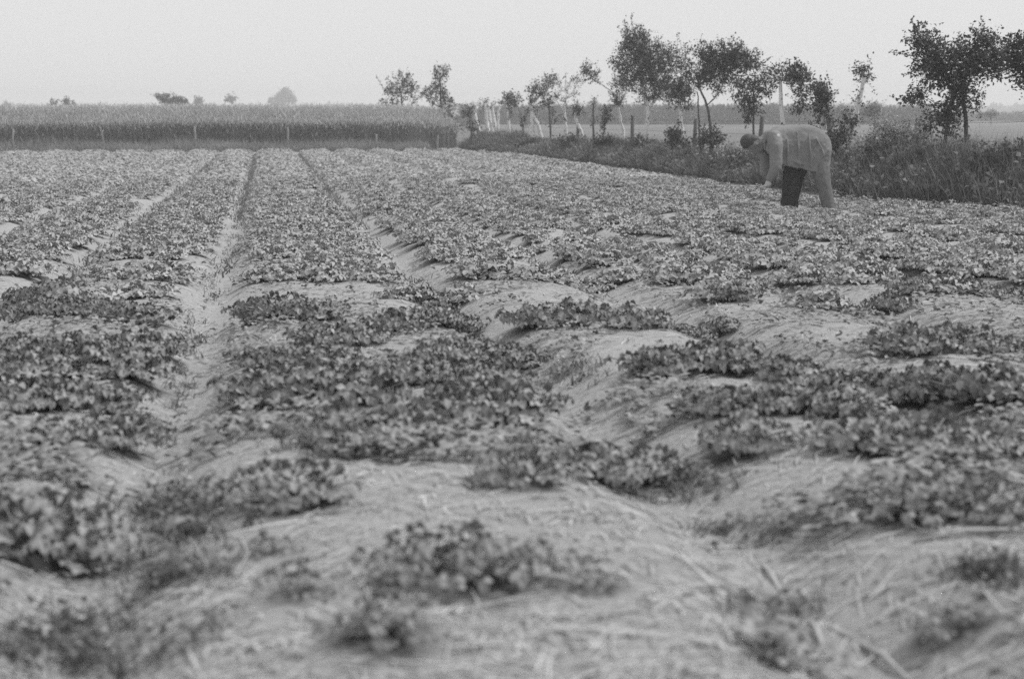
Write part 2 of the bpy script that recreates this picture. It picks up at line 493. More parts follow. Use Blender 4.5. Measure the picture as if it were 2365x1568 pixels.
for i in sel:
    x, y = gx[i], gy[i]
    if dist[i] < 13 and np.min((occupied[:, 0] - x) ** 2 + (occupied[:, 1] - y) ** 2) < .03: continue
    size = random.uniform(.8, 1.1) * np.interp(fd[i], [.08, .3], [.62, 1]) * (.6 if abs(px[i] - 1850) < 160 and 470 < py[i] < 512 else 1.0) * (1.0 if cov[i] - thr[i] > .06 else .8)
    infr = (-60 < px[i] < 2425)
    bed = int(np.searchsorted(FURROWS, gu[i])) - 28
    u_word = ('bed just left of' if bed == 0 else f'{ORD[min(-bed, 9)]} bed left of') if bed <= 0 else ('bed just right of' if bed == 1 else f'{ORD[min(bed, 9) - 1]} bed right of')
    far_word = 'front' if py[i] > 560 else 'back'
    lab = f'leafy strawberry plant in the {far_word} matted rows, {u_word} the bare straw furrow'
    (plants if infr else rest).append((dist[i], (x, y, float(ground_z(x, y)) - .008), size, lab, f'{far_word} matted strawberry plants, {u_word} the furrow', False))
for q_ in (1876, 1893, 1908, 1922, 1938, 1800, 1816, 1834, 1852):
    g_ = ground_hit(q_ + random.uniform(-4, 4), 494); plants.append((float(np.hypot(g_[0], g_[1])), (g_[0], g_[1], float(ground_z(g_[0], g_[1])) - .008), .55, '', '', False))
plants.sort(key=lambda q: q[0])
single, more = plants[:298], plants[298:] + rest
nleaf = 0
for i, (d, loc, size, lab, grp, hero) in enumerate(single):
    rz = random.uniform(0, 6.28)
    if hero and nleaf < 2150 and d < 5.2:
        o = empty('strawberry_plant', loc, rz, size)
        k, a, s = leaf_plan(int(120 if size > .85 else (75 if size > .6 else 36)), 3000 + i)
        for j in range(len(k)):
            link('leaf', LEAF_MESH[k[j]], None, o, (0, 0, 0), float(a[j]), float(s[j]))
        nleaf += len(k)
    else:
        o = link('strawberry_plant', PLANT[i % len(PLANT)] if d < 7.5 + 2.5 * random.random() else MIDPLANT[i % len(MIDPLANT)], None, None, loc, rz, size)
    tag(o, lab, 'plant', grp)

# shade under each near plant, painted into the ground as dark soil colour
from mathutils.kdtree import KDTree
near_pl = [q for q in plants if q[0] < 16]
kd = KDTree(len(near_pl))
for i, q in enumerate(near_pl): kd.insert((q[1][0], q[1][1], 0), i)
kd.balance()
soil = np.zeros(GX.size, np.float32); fx, fy = GX.ravel(), GY.ravel()  # strength of the painted shade at each ground vertex
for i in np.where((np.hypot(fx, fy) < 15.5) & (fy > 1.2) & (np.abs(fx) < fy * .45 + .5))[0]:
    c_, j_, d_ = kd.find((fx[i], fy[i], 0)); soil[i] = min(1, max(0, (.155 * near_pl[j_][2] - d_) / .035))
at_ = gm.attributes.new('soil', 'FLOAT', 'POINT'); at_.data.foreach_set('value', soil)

# the rest of the field: leaflets joined into one mass
SIMPLE = Acc()
simple_leaf_v = np.array([(0, 0, 0), (-.027, .03, .007), (.027, .03, .007), (0, .058, -.004)])
simple_leaf_f = np.array([(0, 2, 1), (1, 2, 3)])
md = np.array([q[0] for q in more]); mp_ = np.array([q[1] for q in more]); ms_ = np.array([q[2] for q in more])
def mass(selm, per, leaf_scale, trip):
    c, s = mp_[selm], ms_[selm]
    n = len(c) * per
    c = np.repeat(c, per, 0); s = np.repeat(s, per)
    ph = rng.uniform(0, 2 * math.pi, n); rr = np.sqrt(rng.random(n)) * .19
    out = np.stack([np.cos(ph), np.sin(ph), np.zeros(n)], -1)
    hgt = .10 - .05 * (rr / .19) ** 2 + rng.uniform(-.03, .018, n)
    pos = c + out * (rr * s)[:, None]; pos[:, 2] += hgt * s
    nn = out * (rr * 3.2)[:, None] + np.array([0, 0, 1.0]) + rng.normal(0, .28, (n, 3))
    hd = out + rng.normal(0, .3, (n, 3)); hd[:, 2] = -.1
    Fm = frames(nn, hd)
    for ang in ((0, 1.45, -1.45) if trip else (0,)):
        ca, sa = math.cos(ang), math.sin(ang)
        R = np.array([[ca, -sa, 0], [sa, ca, 0], [0, 0, 1]])
        SIMPLE.inst(simple_leaf_v, simple_leaf_f, (Fm @ R) * (s * leaf_scale * rng.uniform(.8, 1.2, n))[:, None, None], pos)
mass(md >= 26, 46, 1.2, False)
fm = SIMPLE.mesh('strawberry_rows')
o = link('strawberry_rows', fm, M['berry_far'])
tag(o, 'matted strawberry rows running away to the tall crop', 'plants', kind='stuff')
# the middle distance: the same plants set out on points
lib = bpy.data.collections.new('plant_library')
for i, me in enumerate(MIDPLANT): lib.objects.link(bpy.data.objects.new('strawberry_source', me))
sm_ = md < 26; pm = bpy.data.meshes.new('strawberry_patch'); pm.from_pydata(mp_[sm_].tolist(), [], [])
for nm_, tp, vals in (('spin', 'FLOAT', rng.uniform(0, 6.28, sm_.sum())), ('size', 'FLOAT', ms_[sm_]), ('pick', 'INT', rng.integers(0, len(MIDPLANT), sm_.sum()))):
    a_ = pm.attributes.new(nm_, tp, 'POINT'); a_.data.foreach_set('value', np.ascontiguousarray(vals, dtype=np.float32 if tp == 'FLOAT' else np.int32))
ng = bpy.data.node_groups.new('set_out_plants', 'GeometryNodeTree')
ng.interface.new_socket('Geometry', in_out='INPUT', socket_type='NodeSocketGeometry'); ng.interface.new_socket('Geometry', in_out='OUTPUT', socket_type='NodeSocketGeometry')
gi, go_ = ng.nodes.new('NodeGroupInput'), ng.nodes.new('NodeGroupOutput'); ip = ng.nodes.new('GeometryNodeInstanceOnPoints'); ci = ng.nodes.new('GeometryNodeCollectionInfo')
ci.inputs['Collection'].default_value = lib; ci.inputs['Separate Children'].default_value = True; ip.inputs['Pick Instance'].default_value = True
def named(nm_, tp):
    q = ng.nodes.new('GeometryNodeInputNamedAttribute'); q.data_type = tp; q.inputs['Name'].default_value = nm_; return q.outputs['Attribute']
cb = ng.nodes.new('ShaderNodeCombineXYZ')
ng.links.new(named('spin', 'FLOAT'), cb.inputs[2]); ng.links.new(cb.outputs[0], ip.inputs['Rotation']); ng.links.new(named('size', 'FLOAT'), ip.inputs['Scale']); ng.links.new(named('pick', 'INT'), ip.inputs['Instance Index'])
ng.links.new(gi.outputs[0], ip.inputs['Points']); ng.links.new(ci.outputs[0], ip.inputs['Instance']); ng.links.new(ip.outputs[0], go_.inputs[0])
o = link('strawberry_patch', pm); o.modifiers.new('plants', 'NODES').node_group = ng
tag(o, 'strawberry plants crowding the middle distance of the beds', 'plants', kind='stuff')

# ------------------------------------------------------------------ straw mulch, furrow weeds
def ribbons(pos, head, normal, length, width, curl):
    n = len(pos); side = norm(np.cross(head, normal)) * (width / 2)[:, None]
    head = norm(head); up = norm(normal)
    pts = [pos - head * (length / 2)[:, None], pos + up * curl[:, None], pos + head * (length / 2)[:, None]]
    V = np.stack([pts[0] - side, pts[0] + side, pts[1] - side, pts[1] + side, pts[2] - side * .6, pts[2] + side * .6], 1)
    F = np.array([(0, 1, 3), (0, 3, 2), (2, 3, 5), (2, 5, 4)])[None] + (np.arange(n) * 6)[:, None, None]
    return V.reshape(-1, 3), F.reshape(-1, 3)
ns = 15000
dd = 1.7 * (13.5 / 1.7) ** rng.random(ns)
ang = rng.uniform(-.43, .43, ns)
sx, sy = dd * np.sin(ang), dd * np.cos(ang)
su, sv = to_uv(sx, sy)
keep = in_field(su, sv) & np.array([kd.find((a_, b_, 0))[2] > .11 for a_, b_ in zip(sx, sy)]); sx, sy, su, sv, dd = [q[keep] for q in (sx, sy, su, sv, dd)]
ns = len(sx)
e = .05
gzx = (ground_z(sx + e, sy) - ground_z(sx - e, sy)) / (2 * e); gzy = (ground_z(sx, sy + e) - ground_z(sx, sy - e)) / (2 * e)
across = np.arctan2(EU[1], EU[0]); lean = 1.1 * (fbm(su * 1.3 + 9, sv * 1.3) - .5) * 2 + rng.normal(0, .75, ns)
ang = across + lean * 1.6 + .5 * np.sign(gzx) * np.clip(np.abs(gzx) * 2, 0, 1)
h = np.stack([np.cos(ang), np.sin(ang), np.zeros(ns)], -1); h[:, 2] = gzx * h[:, 0] + gzy * h[:, 1] + rng.normal(0, .07, ns)
nrm = np.stack([-gzx, -gzy, np.ones(ns)], -1) + rng.normal(0, .28, (ns, 3))
pos = np.stack([sx, sy, ground_z(sx, sy) + rng.uniform(.001, .007, ns)], -1)
V, F = ribbons(pos, h, nrm, rng.uniform(.02, .05, ns) * (1 + 3.5 * rng.random(ns) ** 3), rng.uniform(.0022, .0048, ns) * np.interp(dd, [2, 6, 13], [1, 1.3, 2.0]), rng.uniform(0, .006, ns))
o = link('straw_mulch', trimesh('straw_mulch', V, F), M['straw'])
tag(o, 'pale straw strewn over the beds and furrows', 'straw', kind='stuff')
# loose runners and young leaves creeping over the straw between the clumps
nr = 34000
dr = 2.2 * (12 / 2.2) ** rng.random(nr); ar = rng.uniform(-.42, .42, nr); rx_, ry_ = dr * np.sin(ar), dr * np.cos(ar)
ru, rv = to_uv(rx_, ry_); dn_ = fbm(ru * 2.3 + 60, rv * 2.3 + 20)
kr = (dn_ > np.interp(dr, [2.5, 4.2, 6], [.70, .60, .44])) & ((furrow_dist(ru) > .13) | (rng.random(nr) < .18)); rx_, ry_ = rx_[kr], ry_[kr]; nr = len(rx_)
A = Acc(); Fr = frames(np.array([0, 0, 1.0]) + rng.normal(0, .3, (nr, 3)), rng.normal(0, 1, (nr, 3)))
pr = np.stack([rx_, ry_, ground_z(rx_, ry_) + rng.uniform(.012, .055, nr)], -1); sr = rng.uniform(.25, .5, nr)
for ang_ in (0, 1.45, -1.45):
    ca, sa = math.cos(ang_), math.sin(ang_)
    A.inst(simple_leaf_v, simple_leaf_f, (Fr @ np.array([[ca, -sa, 0], [sa, ca, 0], [0, 0, 1]])) * sr[:, None, None], pr)
o = link('strawberry_runners', A.mesh('strawberry_runners'), M['berry_leaf']); tag(o, 'loose strawberry runners creeping over the straw', 'leaves', kind='stuff')
# crumbs of soil and chaff
nc = 9000
dc = 1.8 * (9 / 1.8) ** rng.random(nc); ac = rng.uniform(-.42, .42, nc); cxx, cyy = dc * np.sin(ac), dc * np.cos(ac)
oct_v = np.array([(1, 0, 0), (-1, 0, 0), (0, 1, 0), (0, -1, 0), (0, 0, .7), (0, 0, -.7)], float)
oct_f = np.array([(0, 2, 4), (2, 1, 4), (1, 3, 4), (3, 0, 4), (2, 0, 5), (1, 2, 5), (3, 1, 5), (0, 3, 5)])
A = Acc(); A.inst(oct_v, oct_f, rz_mats(rng.uniform(0, 6.28, nc)) @ (np.eye(3)[None] * rng.uniform(.5, 1.3, (nc, 1, 3))) * (.002 + .006 * rng.random(nc) ** 3)[:, None, None], np.stack([cxx, cyy, ground_z(cxx, cyy) + .001], -1))
o = link('soil_crumbs', A.mesh('soil_crumbs'), M['crumb']); tag(o, 'crumbs of soil and chaff between the plants', 'soil', kind='stuff')
# a few thick stalks lying in front
for (xa, ya, xb, yb, lab) in [(1990, 1495, 2095, 1575, 'thick pale straw stalk lying at the bottom right edge'), (2110, 1255, 2350, 1228, 'long pale straw under the lower right clump'),
                              (1870, 1440, 1900, 1500, 'short thick straw stub pointing down at the bottom right stalk'), (560, 1385, 470, 1420, 'pale straw lying low beside the left furrow'),
                              (330, 1405, 440, 1370, 'pale straw across the furrow low on the left'), (1760, 1310, 1800, 1370, 'slanting straw on the lower right furrow side')]:
    a, b = ground_hit(xa, ya), ground_hit(xb, yb); A = Acc(); c = (a + b) / 2
    A.tube([a - c + (0, 0, .006), np.array([0, 0, .018]), b - c + (0, 0, .006)], [.005, .0048, .004], 6)
    o = link('straw_stalk', A.mesh('straw_stalk', True), M['straw'], None, tuple(c)); tag(o, lab, 'straw', 'thick straw stalks lying in front')

def blades(pos, height, width, lean):
    n = len(pos); a = rng.uniform(0, 2 * math.pi, n)
    side = np.stack([np.cos(a), np.sin(a), np.zeros(n)], -1) * (width / 2)[:, None]
    mid = pos + np.array([0, 0, 1.0]) * (height * .55)[:, None] + lean * .35
    tip = pos + np.array([0, 0, 1.0]) * height[:, None] + lean
    V = np.stack([pos - side, pos + side, mid - side * .8, mid + side * .8, tip], 1)
    F = np.array([(0, 1, 3), (0, 3, 2), (2, 3, 4)])[None] + (np.arange(n) * 5)[:, None, None]
    return V.reshape(-1, 3), F.reshape(-1, 3)
A = Acc()
for (xc, yc, w_, hpx, n) in [(400, 1190, 200, 120, 800), (150, 1500, 380, 110, 650), (380, 1330, 220, 60, 350), (330, 1010, 120, 60, 350), (400, 900, 90, 90, 160), (450, 780, 70, 80, 120), (490, 660, 60, 80, 160), (540, 580, 50, 60, 240),
                             (1600, 1130, 180, 70, 260), (1700, 1230, 160, 60, 120), (1780, 1420, 160, 60, 120), (560, 520, 60, 120, 500), (800, 500, 60, 60, 300), (1330, 860, 150, 60, 250), (2300, 1330, 130, 50, 200)]:
    m0 = max(20, n // 8); q = ground_hits(xc + rng.normal(0, w_ / 3.2, m0), yc + rng.normal(0, hpx / 3.2, m0))
    q = np.repeat(q, 8, 0) + rng.normal(0, .018, (len(q) * 8, 3)) * (1, 1, 0); q[:, 2] = ground_z(q[:, 0], q[:, 1])
    hh = rng.uniform(.012, .05, len(q)); A.add(*blades(q, hh, rng.uniform(.003, .007, len(q)), rng.normal(0, .03, (len(q), 3)) * (1, 1, .2)))
    tv = simple_leaf_v * .32; m_ = len(q) // 3
    A.inst(tv, simple_leaf_f, frames(np.array([0, 0, 1.0]) + rng.normal(0, .5, (m_, 3)), rng.normal(0, 1, (m_, 3))), q[:m_] + np.stack([np.zeros(m_), np.zeros(m_), rng.uniform(.01, .05, m_)], -1))
nf = 60000
fv = 8.5 + 39.5 * rng.random(nf) ** .8; fu = rng.choice(FURROWS[(FURROWS > -16) & (FURROWS < 9)], nf) + rng.normal(0, .055, nf); fxx, fyy = to_xy(fu, fv)
kf = in_field(fu, fv) & (np.abs(fxx) < fyy * .42 + 1) & ((fbm(fu * 1.1, fv * .5) > np.interp(fv, [8, 14, 24], [.6, .5, .2])) | (np.abs(fu - .33) > 1.0))
qf = np.stack([fxx, fyy, ground_z(fxx, fyy)], -1)[kf]; nf = len(qf)
A.add(*blades(qf, rng.uniform(.02, .07, nf), rng.uniform(.008, .02, nf), rng.normal(0, .04, (nf, 3)) * (1, 1, .2)))
o = link('furrow_weeds', A.mesh('furrow_weeds'), M['weed'])
tag(o, 'small weeds and fine grass growing in the furrows', 'weeds', kind='stuff')

# ------------------------------------------------------------------ tall rye behind the field, verge, fence
CV = FIELD_END + 2.2
def crop_front(u): return CV + .25 * (fbm(u * .5, u * 0 + 3) - .5)
n = 85000
cu = rng.uniform(-24, 7.0, n); cd = rng.exponential(1.1, n)
cv = crop_front(cu) + cd + np.clip(cu - 5.2, 0, 2) * 1.2
cx_, cy_ = to_xy(cu, cv)
top = np.interp(cu, [-22, -10, -2, 3, 5.4, 7.0], [1.36, 1.50, 1.56, 1.55, 1.52, 1.34]) + .10 * (fbm(cu * .35, cv * .35) - .5) + rng.normal(0, .055, n)
top *= .66 + .34 * np.clip(cd / 1.5, 0, 1)
pos = np.stack([cx_, cy_, base_z(cv)], -1)
lean = rng.normal(0, .07, (n, 3)) * (1, 1, 0) + np.array([-.04, 0, 0])
V, F = blades(pos, top, rng.uniform(.006, .011, n), lean)
ear_v = .8 * np.array([(-.012, 0, -.02), (.012, 0, -.02), (0, .01, .05), (-.006, 0, .13), (.009, 0, .10)]); ear_f = np.array([(0, 1, 2), (0, 2, 3), (1, 4, 2), (2, 4, 3)])
tips = pos + lean + np.array([0, 0, 1.0]) * (top - .06 - rng.exponential(.13, n))[:, None]
B = Acc(); kk = rng.random(n) < .85
B.inst(ear_v, ear_f, frames(norm(rng.normal(0, 1, (kk.sum(), 3)) * (1, 1, .0)) * .01 + np.array([0, 0, 1.0]) + rng.normal(0, .25, (kk.sum(), 3)), rng.normal(0, 1, (kk.sum(), 3))), tips[kk])
me = trimesh('rye', V, F); n0 = len(F)
VB, FB = np.vstack(B.V), np.vstack(B.F)
me = trimesh('rye_crop', np.vstack([V, VB]), np.vstack([F, FB + len(V)]))
me.materials.append(M['rye_stalk']); me.materials.append(M['rye_ear'])
me.polygons.foreach_set('material_index', np.r_[np.zeros(n0, np.int32), np.ones(len(FB), np.int32)])
crop = link('rye_crop', me)
tag(crop, 'tall standing rye behind the strawberry field', 'crop', kind='stuff')
bu, bv = np.meshgrid(np.linspace(-60, 5.8, 200), np.r_[1.7, 1.75, 2, 3, 4, 6, 9, 13, 20, 30, 45])
bz = np.interp(bu, [-22, -10, -2, 3, 5.4], [1.2, 1.34, 1.40, 1.39, 1.15]) + .10 * (fbm(bu * .35, (CV + bv) * .35) - .5) + .05 * (fbm(bu * 6, bv * 6) - .5)
bz[0] = 0
bx, by = to_xy(bu, CV + bv); ix = np.arange(bu.size).reshape(bu.shape)
Qb = np.stack([ix[:-1, :-1], ix[:-1, 1:], ix[1:, 1:], ix[1:, :-1]], -1).reshape(-1, 4)
bm_ = trimesh('crop_mass', np.stack([bx, by, bz], -1).reshape(-1, 3), Qb, True)
link('crop_mass', bm_, M['rye_body'], crop)
# grass verge in front of the rye
n = 30000
vu = rng.uniform(-24, 5.6, n); vv = left_end(vu) + .25 + np.abs(rng.normal(0, .75, n)) * (1 + np.clip(-vu - 8, 0, 6) * .5); vx, vy = to_xy(vu, vv)
hh = np.interp(vv - left_end(vu), [0, .8, 2], [.14, .34, .5]) * rng.uniform(.5, 1.25, n) * (.6 + .8 * fbm(vu * .7, vv * .7))
A = Acc(); A.add(*blades(np.stack([vx, vy, ground_z(vx, vy)], -1), hh, rng.uniform(.008, .02, n), rng.normal(0, .1, (n, 3)) * (1, 1, .1)))
o = link('verge_grass', A.mesh('verge_grass'), M['verge_grass']); tag(o, 'rough grass verge at the foot of the rye', 'grass', kind='stuff')

def post_mesh(h, r, seed):
    A = Acc(); q = random.Random(seed)
    A.tube([(0, 0, -.2), (q.uniform(-.02, .02), 0, h * .5), (q.uniform(-.05, .05), q.uniform(-.02, .02), h - .02), (q.uniform(-.06, .06), 0, h)], [r * 1.05, r, r * .92, r * .6], 8)
    return A.mesh('post', True)
def fence(name, label, pts, heights, wires, m, rad):
    root = empty(name, tuple(pts[0])); tag(root, label, 'fence')
    for i, p in enumerate(pts):
        link('post', post_mesh(heights[i], rad, i + len(pts)), m, root, tuple(np.array(p) - pts[0]))
    for w in wires:
        A = Acc(); L_ = []
        for i in range(len(pts) - 1):
            for t in (0, .25, .5, .75):
                q = np.array(pts[i]) * (1 - t) + np.array(pts[i + 1]) * t - pts[0]; q[2] += w - .03 * math.sin(math.pi * t); q[1] -= rad; L_.append(q)
        L_.append(np.array(pts[-1]) - pts[0] + (0, -rad, w))
        A.tube(L_, [.004] * len(L_), 4); link('wire', A.mesh('wire'), M['wire'], root)
    return root
FV = left_end(-30) 
pts = []
for x_ in (-185, 28, 237, 450, 664, 868, 1010):
    k_ = (x_ - CX) / FPX; p = at_depth(x_, 300, 49.0 / (EV[1] + EV[0] * k_)); p[2] = 0.0; pts.append(p)
fence('crop_fence', 'low wire fence of pale posts before the tall rye', pts, [.74, .76, .72, .84, .80, .58, .5], (.42, .66), M['post_wood'], .036)

# ------------------------------------------------------------------ bank along the right edge
def edge_pt(t, off):                            # t = v along the rows, off = metres beyond the bed edge
    return to_xy(edge_u(t) + off, t)
n = 95000
t = 9 + (51 - 9) * rng.random(n) ** .95; off = .05 + np.abs(rng.normal(.75, .62, n)) + .2 * fbm(t, t * 0)
bx, by = to_xy(edge_u(t) + off, t)
patch = fbm(bx * .7 + 5, by * .7)
hh = np.interp(off, [.0, .25, .9, 2.0, 3.2], [.16, .34, .66, .62, .30]) * rng.uniform(.35, 1.1, n) * np.clip(.35 + 1.25 * patch, .3, 1.4) * np.interp(t, [14, 20, 26, 34, 44, 50], [1.25, 1.12, .85, .70, .64, .9])
A = Acc(); A.add(*blades(np.stack([bx, by, ground_z(bx, by)], -1), hh, rng.uniform(.008, .018, n) * np.interp(t, [10, 45], [.8, 1.6]), rng.normal(0, .14, (n, 3)) * (1, 1, .1)))
m_ = 26000
k = rng.choice(n, m_); lp = np.stack([bx[k], by[k], ground_z(bx[k], by[k]) + hh[k] * rng.uniform(.3, .9, m_)], -1)
A.inst(simple_leaf_v * 1.5, simple_leaf_f, frames(np.array([0, 0, .8]) + rng.normal(0, .6, (m_, 3)), rng.normal(0, 1, (m_, 3))), lp + rng.normal(0, .05, (m_, 3)))
m_ = 9000
k = rng.choice(n, m_); PG = Acc(); pb = np.stack([bx[k], by[k], ground_z(bx[k], by[k])], -1) + rng.normal(0, .05, (m_, 3)) * (1, 1, 0)
PG.add(*blades(pb, hh[k] * rng.uniform(.9, 1.35, m_), rng.uniform(.006, .011, m_) * np.interp(t[k], [10, 45], [.8, 1.6]), rng.normal(0, .16, (m_, 3)) * (1, 1, .1)))
o = link('dry_grass', PG.mesh('dry_grass'), M['dry_grass']); tag(o, 'pale dry grass stems standing in the bank', 'grass', kind='stuff')
o = link('bank_grass', A.mesh('bank_grass'), M['bank_grass']); tag(o, 'rough weeds and long grass on the bank along the bed edge', 'grass', kind='stuff')

# ------------------------------------------------------------------ trees and bushes
leaf_q_v = np.array([(0, 0, 0), (-.30, .5, .10), (.30, .5, .10), (0, 1.0, -.06)]); leaf_q_f = np.array([(0, 2, 1), (1, 2, 3)])
def edge_depth(px, off=1.4):                    # depth at which the bank passes this column
    lo = 12.0; best = 20
    for t in np.arange(9, 60, .1):
        x, y = edge_pt(t, off)
        if project(np.array([x, y, .3]))[0] < px: best = y; break
    return best
def sprigs(A, c, rad, nsp, leaf, seed, up=.5, ln=(.10, .26), per=(7, 12), shell=2.2):
    r = np.random.default_rng(seed)
    d = norm(r.normal(0, 1, (nsp, 3))); rr = r.random(nsp) ** (1 / shell)
    p = c + d * rr[:, None] * rad
    dirn = norm(d * .6 + np.array([0, 0, up]) + r.normal(0, .45, (nsp, 3))); L_ = r.uniform(*ln, nsp)
    k = r.integers(per[0], per[1] + 1, nsp); j = np.repeat(np.arange(nsp), k); m_ = len(j)
    t = r.random(m_)
    pos = p[j] + dirn[j] * (L_[j] * t)[:, None] + r.normal(0, leaf * .45, (m_, 3))
    nn = np.array([0, 0, .7]) + r.normal(0, .65, (m_, 3)); hd = dirn[j] * .6 + r.normal(0, .7, (m_, 3))
    A.inst(leaf_q_v, leaf_q_f, frames(nn, hd) * (leaf * r.uniform(.65, 1.3, m_))[:, None, None], pos)
    return p, dirn, L_
def woody(name, label, cat, D, base_px, stems, blobs, leaf=.055, leafm='tree_leaf', barkm='bark', seed=1, shoots=(), parts=('trunk', 'crown'), group=None, up=.5, shell=2.2, squash=.85):
    """stems: [(px polyline), (radius px per point)], blobs: (px, py, rx, ry, sprig count, [depth shift m])."""
    bx = at_depth(base_px, 300, D); b = np.array([bx[0], D, float(ground_z(bx[0], D)) - .03])
    root = empty(name, tuple(b)); tag(root, label, cat, group)
    s = D / FPX; W = Acc(); C = Acc(); r = random.Random(seed)
    tops = []
    for line, rad in stems:
        P_ = []
        for i, q in enumerate(line):
            w = at_depth(q[0], q[1], D + (q[2] if len(q) > 2 else 0)) - b; P_.append(w)
        if len(line) and line[0][1] >= 300: P_.insert(0, np.array([P_[0][0], P_[0][1], -.05])); rad = [rad[0] * 1.15] + list(rad)
        P_ = np.array(P_); rr = np.array(rad) * s * (1.2 if barkm == 'pale_bark' else 1.0)
        tt = np.linspace(0, len(P_) - 1, (len(P_) - 1) * 3 + 1); PP = np.stack([np.interp(tt, range(len(P_)), P_[:, i]) for i in range(3)], -1)
        PP[1:-1] += np.random.default_rng(seed).normal(0, s * .8, PP[1:-1].shape)
        W.tube(PP, np.interp(tt, range(len(rr)), rr), 7); tops.append((PP[-1], rr[-1])); tops.append((PP[len(PP) * 2 // 3], rr[-1]))
    for bi, bl in enumerate(blobs):
        cx0, cy0, rx, ry, nsp = bl[:5]; sh = bl[5] if len(bl) > 5 else r.uniform(-.15, .15) * rx * s * 2
        c = at_depth(cx0, cy0, D + sh) - b; rad = np.array([rx * s, squash * (rx + ry) / 2 * s, ry * s])
        nsp = max(4, int(nsp * .8)); p, dn, L_ = sprigs(C, c, rad, nsp, leaf, seed * 31 + bi, up=up, shell=shell)
        if tops:
            t0, r0 = min(tops, key=lambda q: np.linalg.norm(q[0] - c)); mid = (t0 + c) / 2 + np.array([r.uniform(-.05, .05), r.uniform(-.05, .05), -.03])
            W.tube([t0, mid, c], [max(r0 * .8, .008), max(r0 * .55, .006), .005], 5, False)
        for i in r.sample(range(nsp), min(nsp, 22)):
            W.tube([c, (c + p[i]) / 2 + (0, 0, -.02), p[i] + dn[i] * L_[i] * .6], [.007, .005, .002], 3, False)
    for (x0, y0, x1, y1, nl) in shoots:          # leafy whips sticking out of the crown
        a, e_ = at_depth(x0, y0, D) - b, at_depth(x1, y1, D) - b
        W.tube([a, (a + e_) / 2, e_], [.008, .006, .002], 4, False)
        rg = np.random.default_rng(seed + int(x1)); tq = rg.random(nl) ** .7
        C.inst(leaf_q_v, leaf_q_f, frames(rg.normal(0, 1, (nl, 3)) + (0, 0, .5), rg.normal(0, 1, (nl, 3)) + (0, 0, .4)) * (leaf * rg.uniform(.6, 1.2, nl))[:, None, None], a + (e_ - a) * tq[:, None] + rg.normal(0, leaf * .35, (nl, 3)))
    if W.n: link(parts[0], W.mesh(parts[0], True), M[barkm], root)
    if C.n: link(parts[1], C.mesh(parts[1]), M[leafm], root)
    return root

G1 = 'pale pollard stumps at the corner of the rye'
# --- beyond the rye corner
woody('small_tree', 'small round tree on a thin trunk rising over the rye', 'tree', 60, 928, [([(929, 300), (928, 250), (926, 215)], [2.6, 2.2, 1.6])],
      [(922, 205, 34, 26, 90), (900, 215, 22, 16, 40), (950, 215, 16, 18, 34), (935, 185, 16, 14, 30), (912, 240, 16, 8, 16), (955, 240, 10, 8, 10), (880, 240, 10, 6, 10)], .085, seed=3,
      shoots=[(885, 205, 867, 172, 16), (905, 195, 893, 178, 14), (925, 180, 922, 160, 12), (950, 205, 966, 188, 14)])
woody('slender_tree', 'tall slender tree with a leafy low left branch at the crop corner', 'tree', 58, 1018, [([(1020, 310), (1018, 250), (1017, 190)], [3, 2.4, 1.5])],
      [(1018, 178, 17, 26, 80), (1012, 212, 18, 20, 60), (1025, 232, 18, 18, 50), (985, 220, 17, 13, 36), (998, 235, 12, 9, 18), (1040, 245, 12, 10, 24)], .08, seed=4, leafm='tree_leaf_dark',
      shoots=[(1010, 165, 1002, 152, 12), (1022, 165, 1026, 150, 12)])
woody('scrub_bush', 'bushy weedy scrub between the slender tree and pollards', 'bush', 54, 1050, [([(1050, 312), (1050, 280)], [2, 1])],
      [(1045, 268, 22, 20, 60), (1060, 290, 24, 18, 70), (1035, 255, 14, 10, 24)], .07, 'herb_leaf', seed=5, parts=('stem', 'foliage'))
woody('dark_bush', 'dark bush leaning against the first pale stump', 'bush', 50, 1086, [([(1088, 312), (1086, 280)], [2, 1])],
      [(1082, 262, 13, 15, 50), (1090, 296, 14, 13, 45)], .07, 'tree_leaf_dark', seed=6, parts=('stem', 'foliage'))
for i, (line, rad, lab, tuft, bk) in enumerate([
    ([(1108, 314), (1103, 290), (1095, 264), (1104, 246)], [4.2, 3.6, 3.6, 1.6], 'bent pale pollard stump, first in the cluster by the dark bush', (1106, 244, 4, 4, 6), 'pale_bark'),
    ([(1130, 312), (1125, 285), (1123, 262), (1118, 240)], [4, 3.8, 3.4, 2.0], 'pale pollard stump with a round leaf knob on top', (1118, 238, 5, 5, 12), 'pale_bark'),
    ([(1138, 306), (1133, 280), (1130, 258), (1127, 240)], [3.6, 3.2, 3, 2.4], 'dark topped pollard stump in the middle of the cluster', (1127, 246, 3, 8, 8), 'pale_bark'),
    ([(1148, 312), (1141, 280), (1139, 262), (1136, 240)], [4, 4, 3.4, 2.2], 'mottled pollard stump with dark ivied top', (1137, 248, 4, 10, 12), 'pale_bark'),
    ([(1149, 315), (1150, 290), (1151, 265), (1153, 244)], [3, 2.6, 2.4, 1.6], 'slim upright pollard stump, last of the pale cluster', (1154, 243, 3, 4, 5), 'pale_bark')]):
    woody('pollard_stump', lab, 'tree stump', edge_depth(line[0][0], 1.9 - .1 * i), line[0][0], [(line, [q * 1.05 for q in rad])], [tuft], .06, 'tree_leaf_dark', bk, seed=20 + i, group=G1)
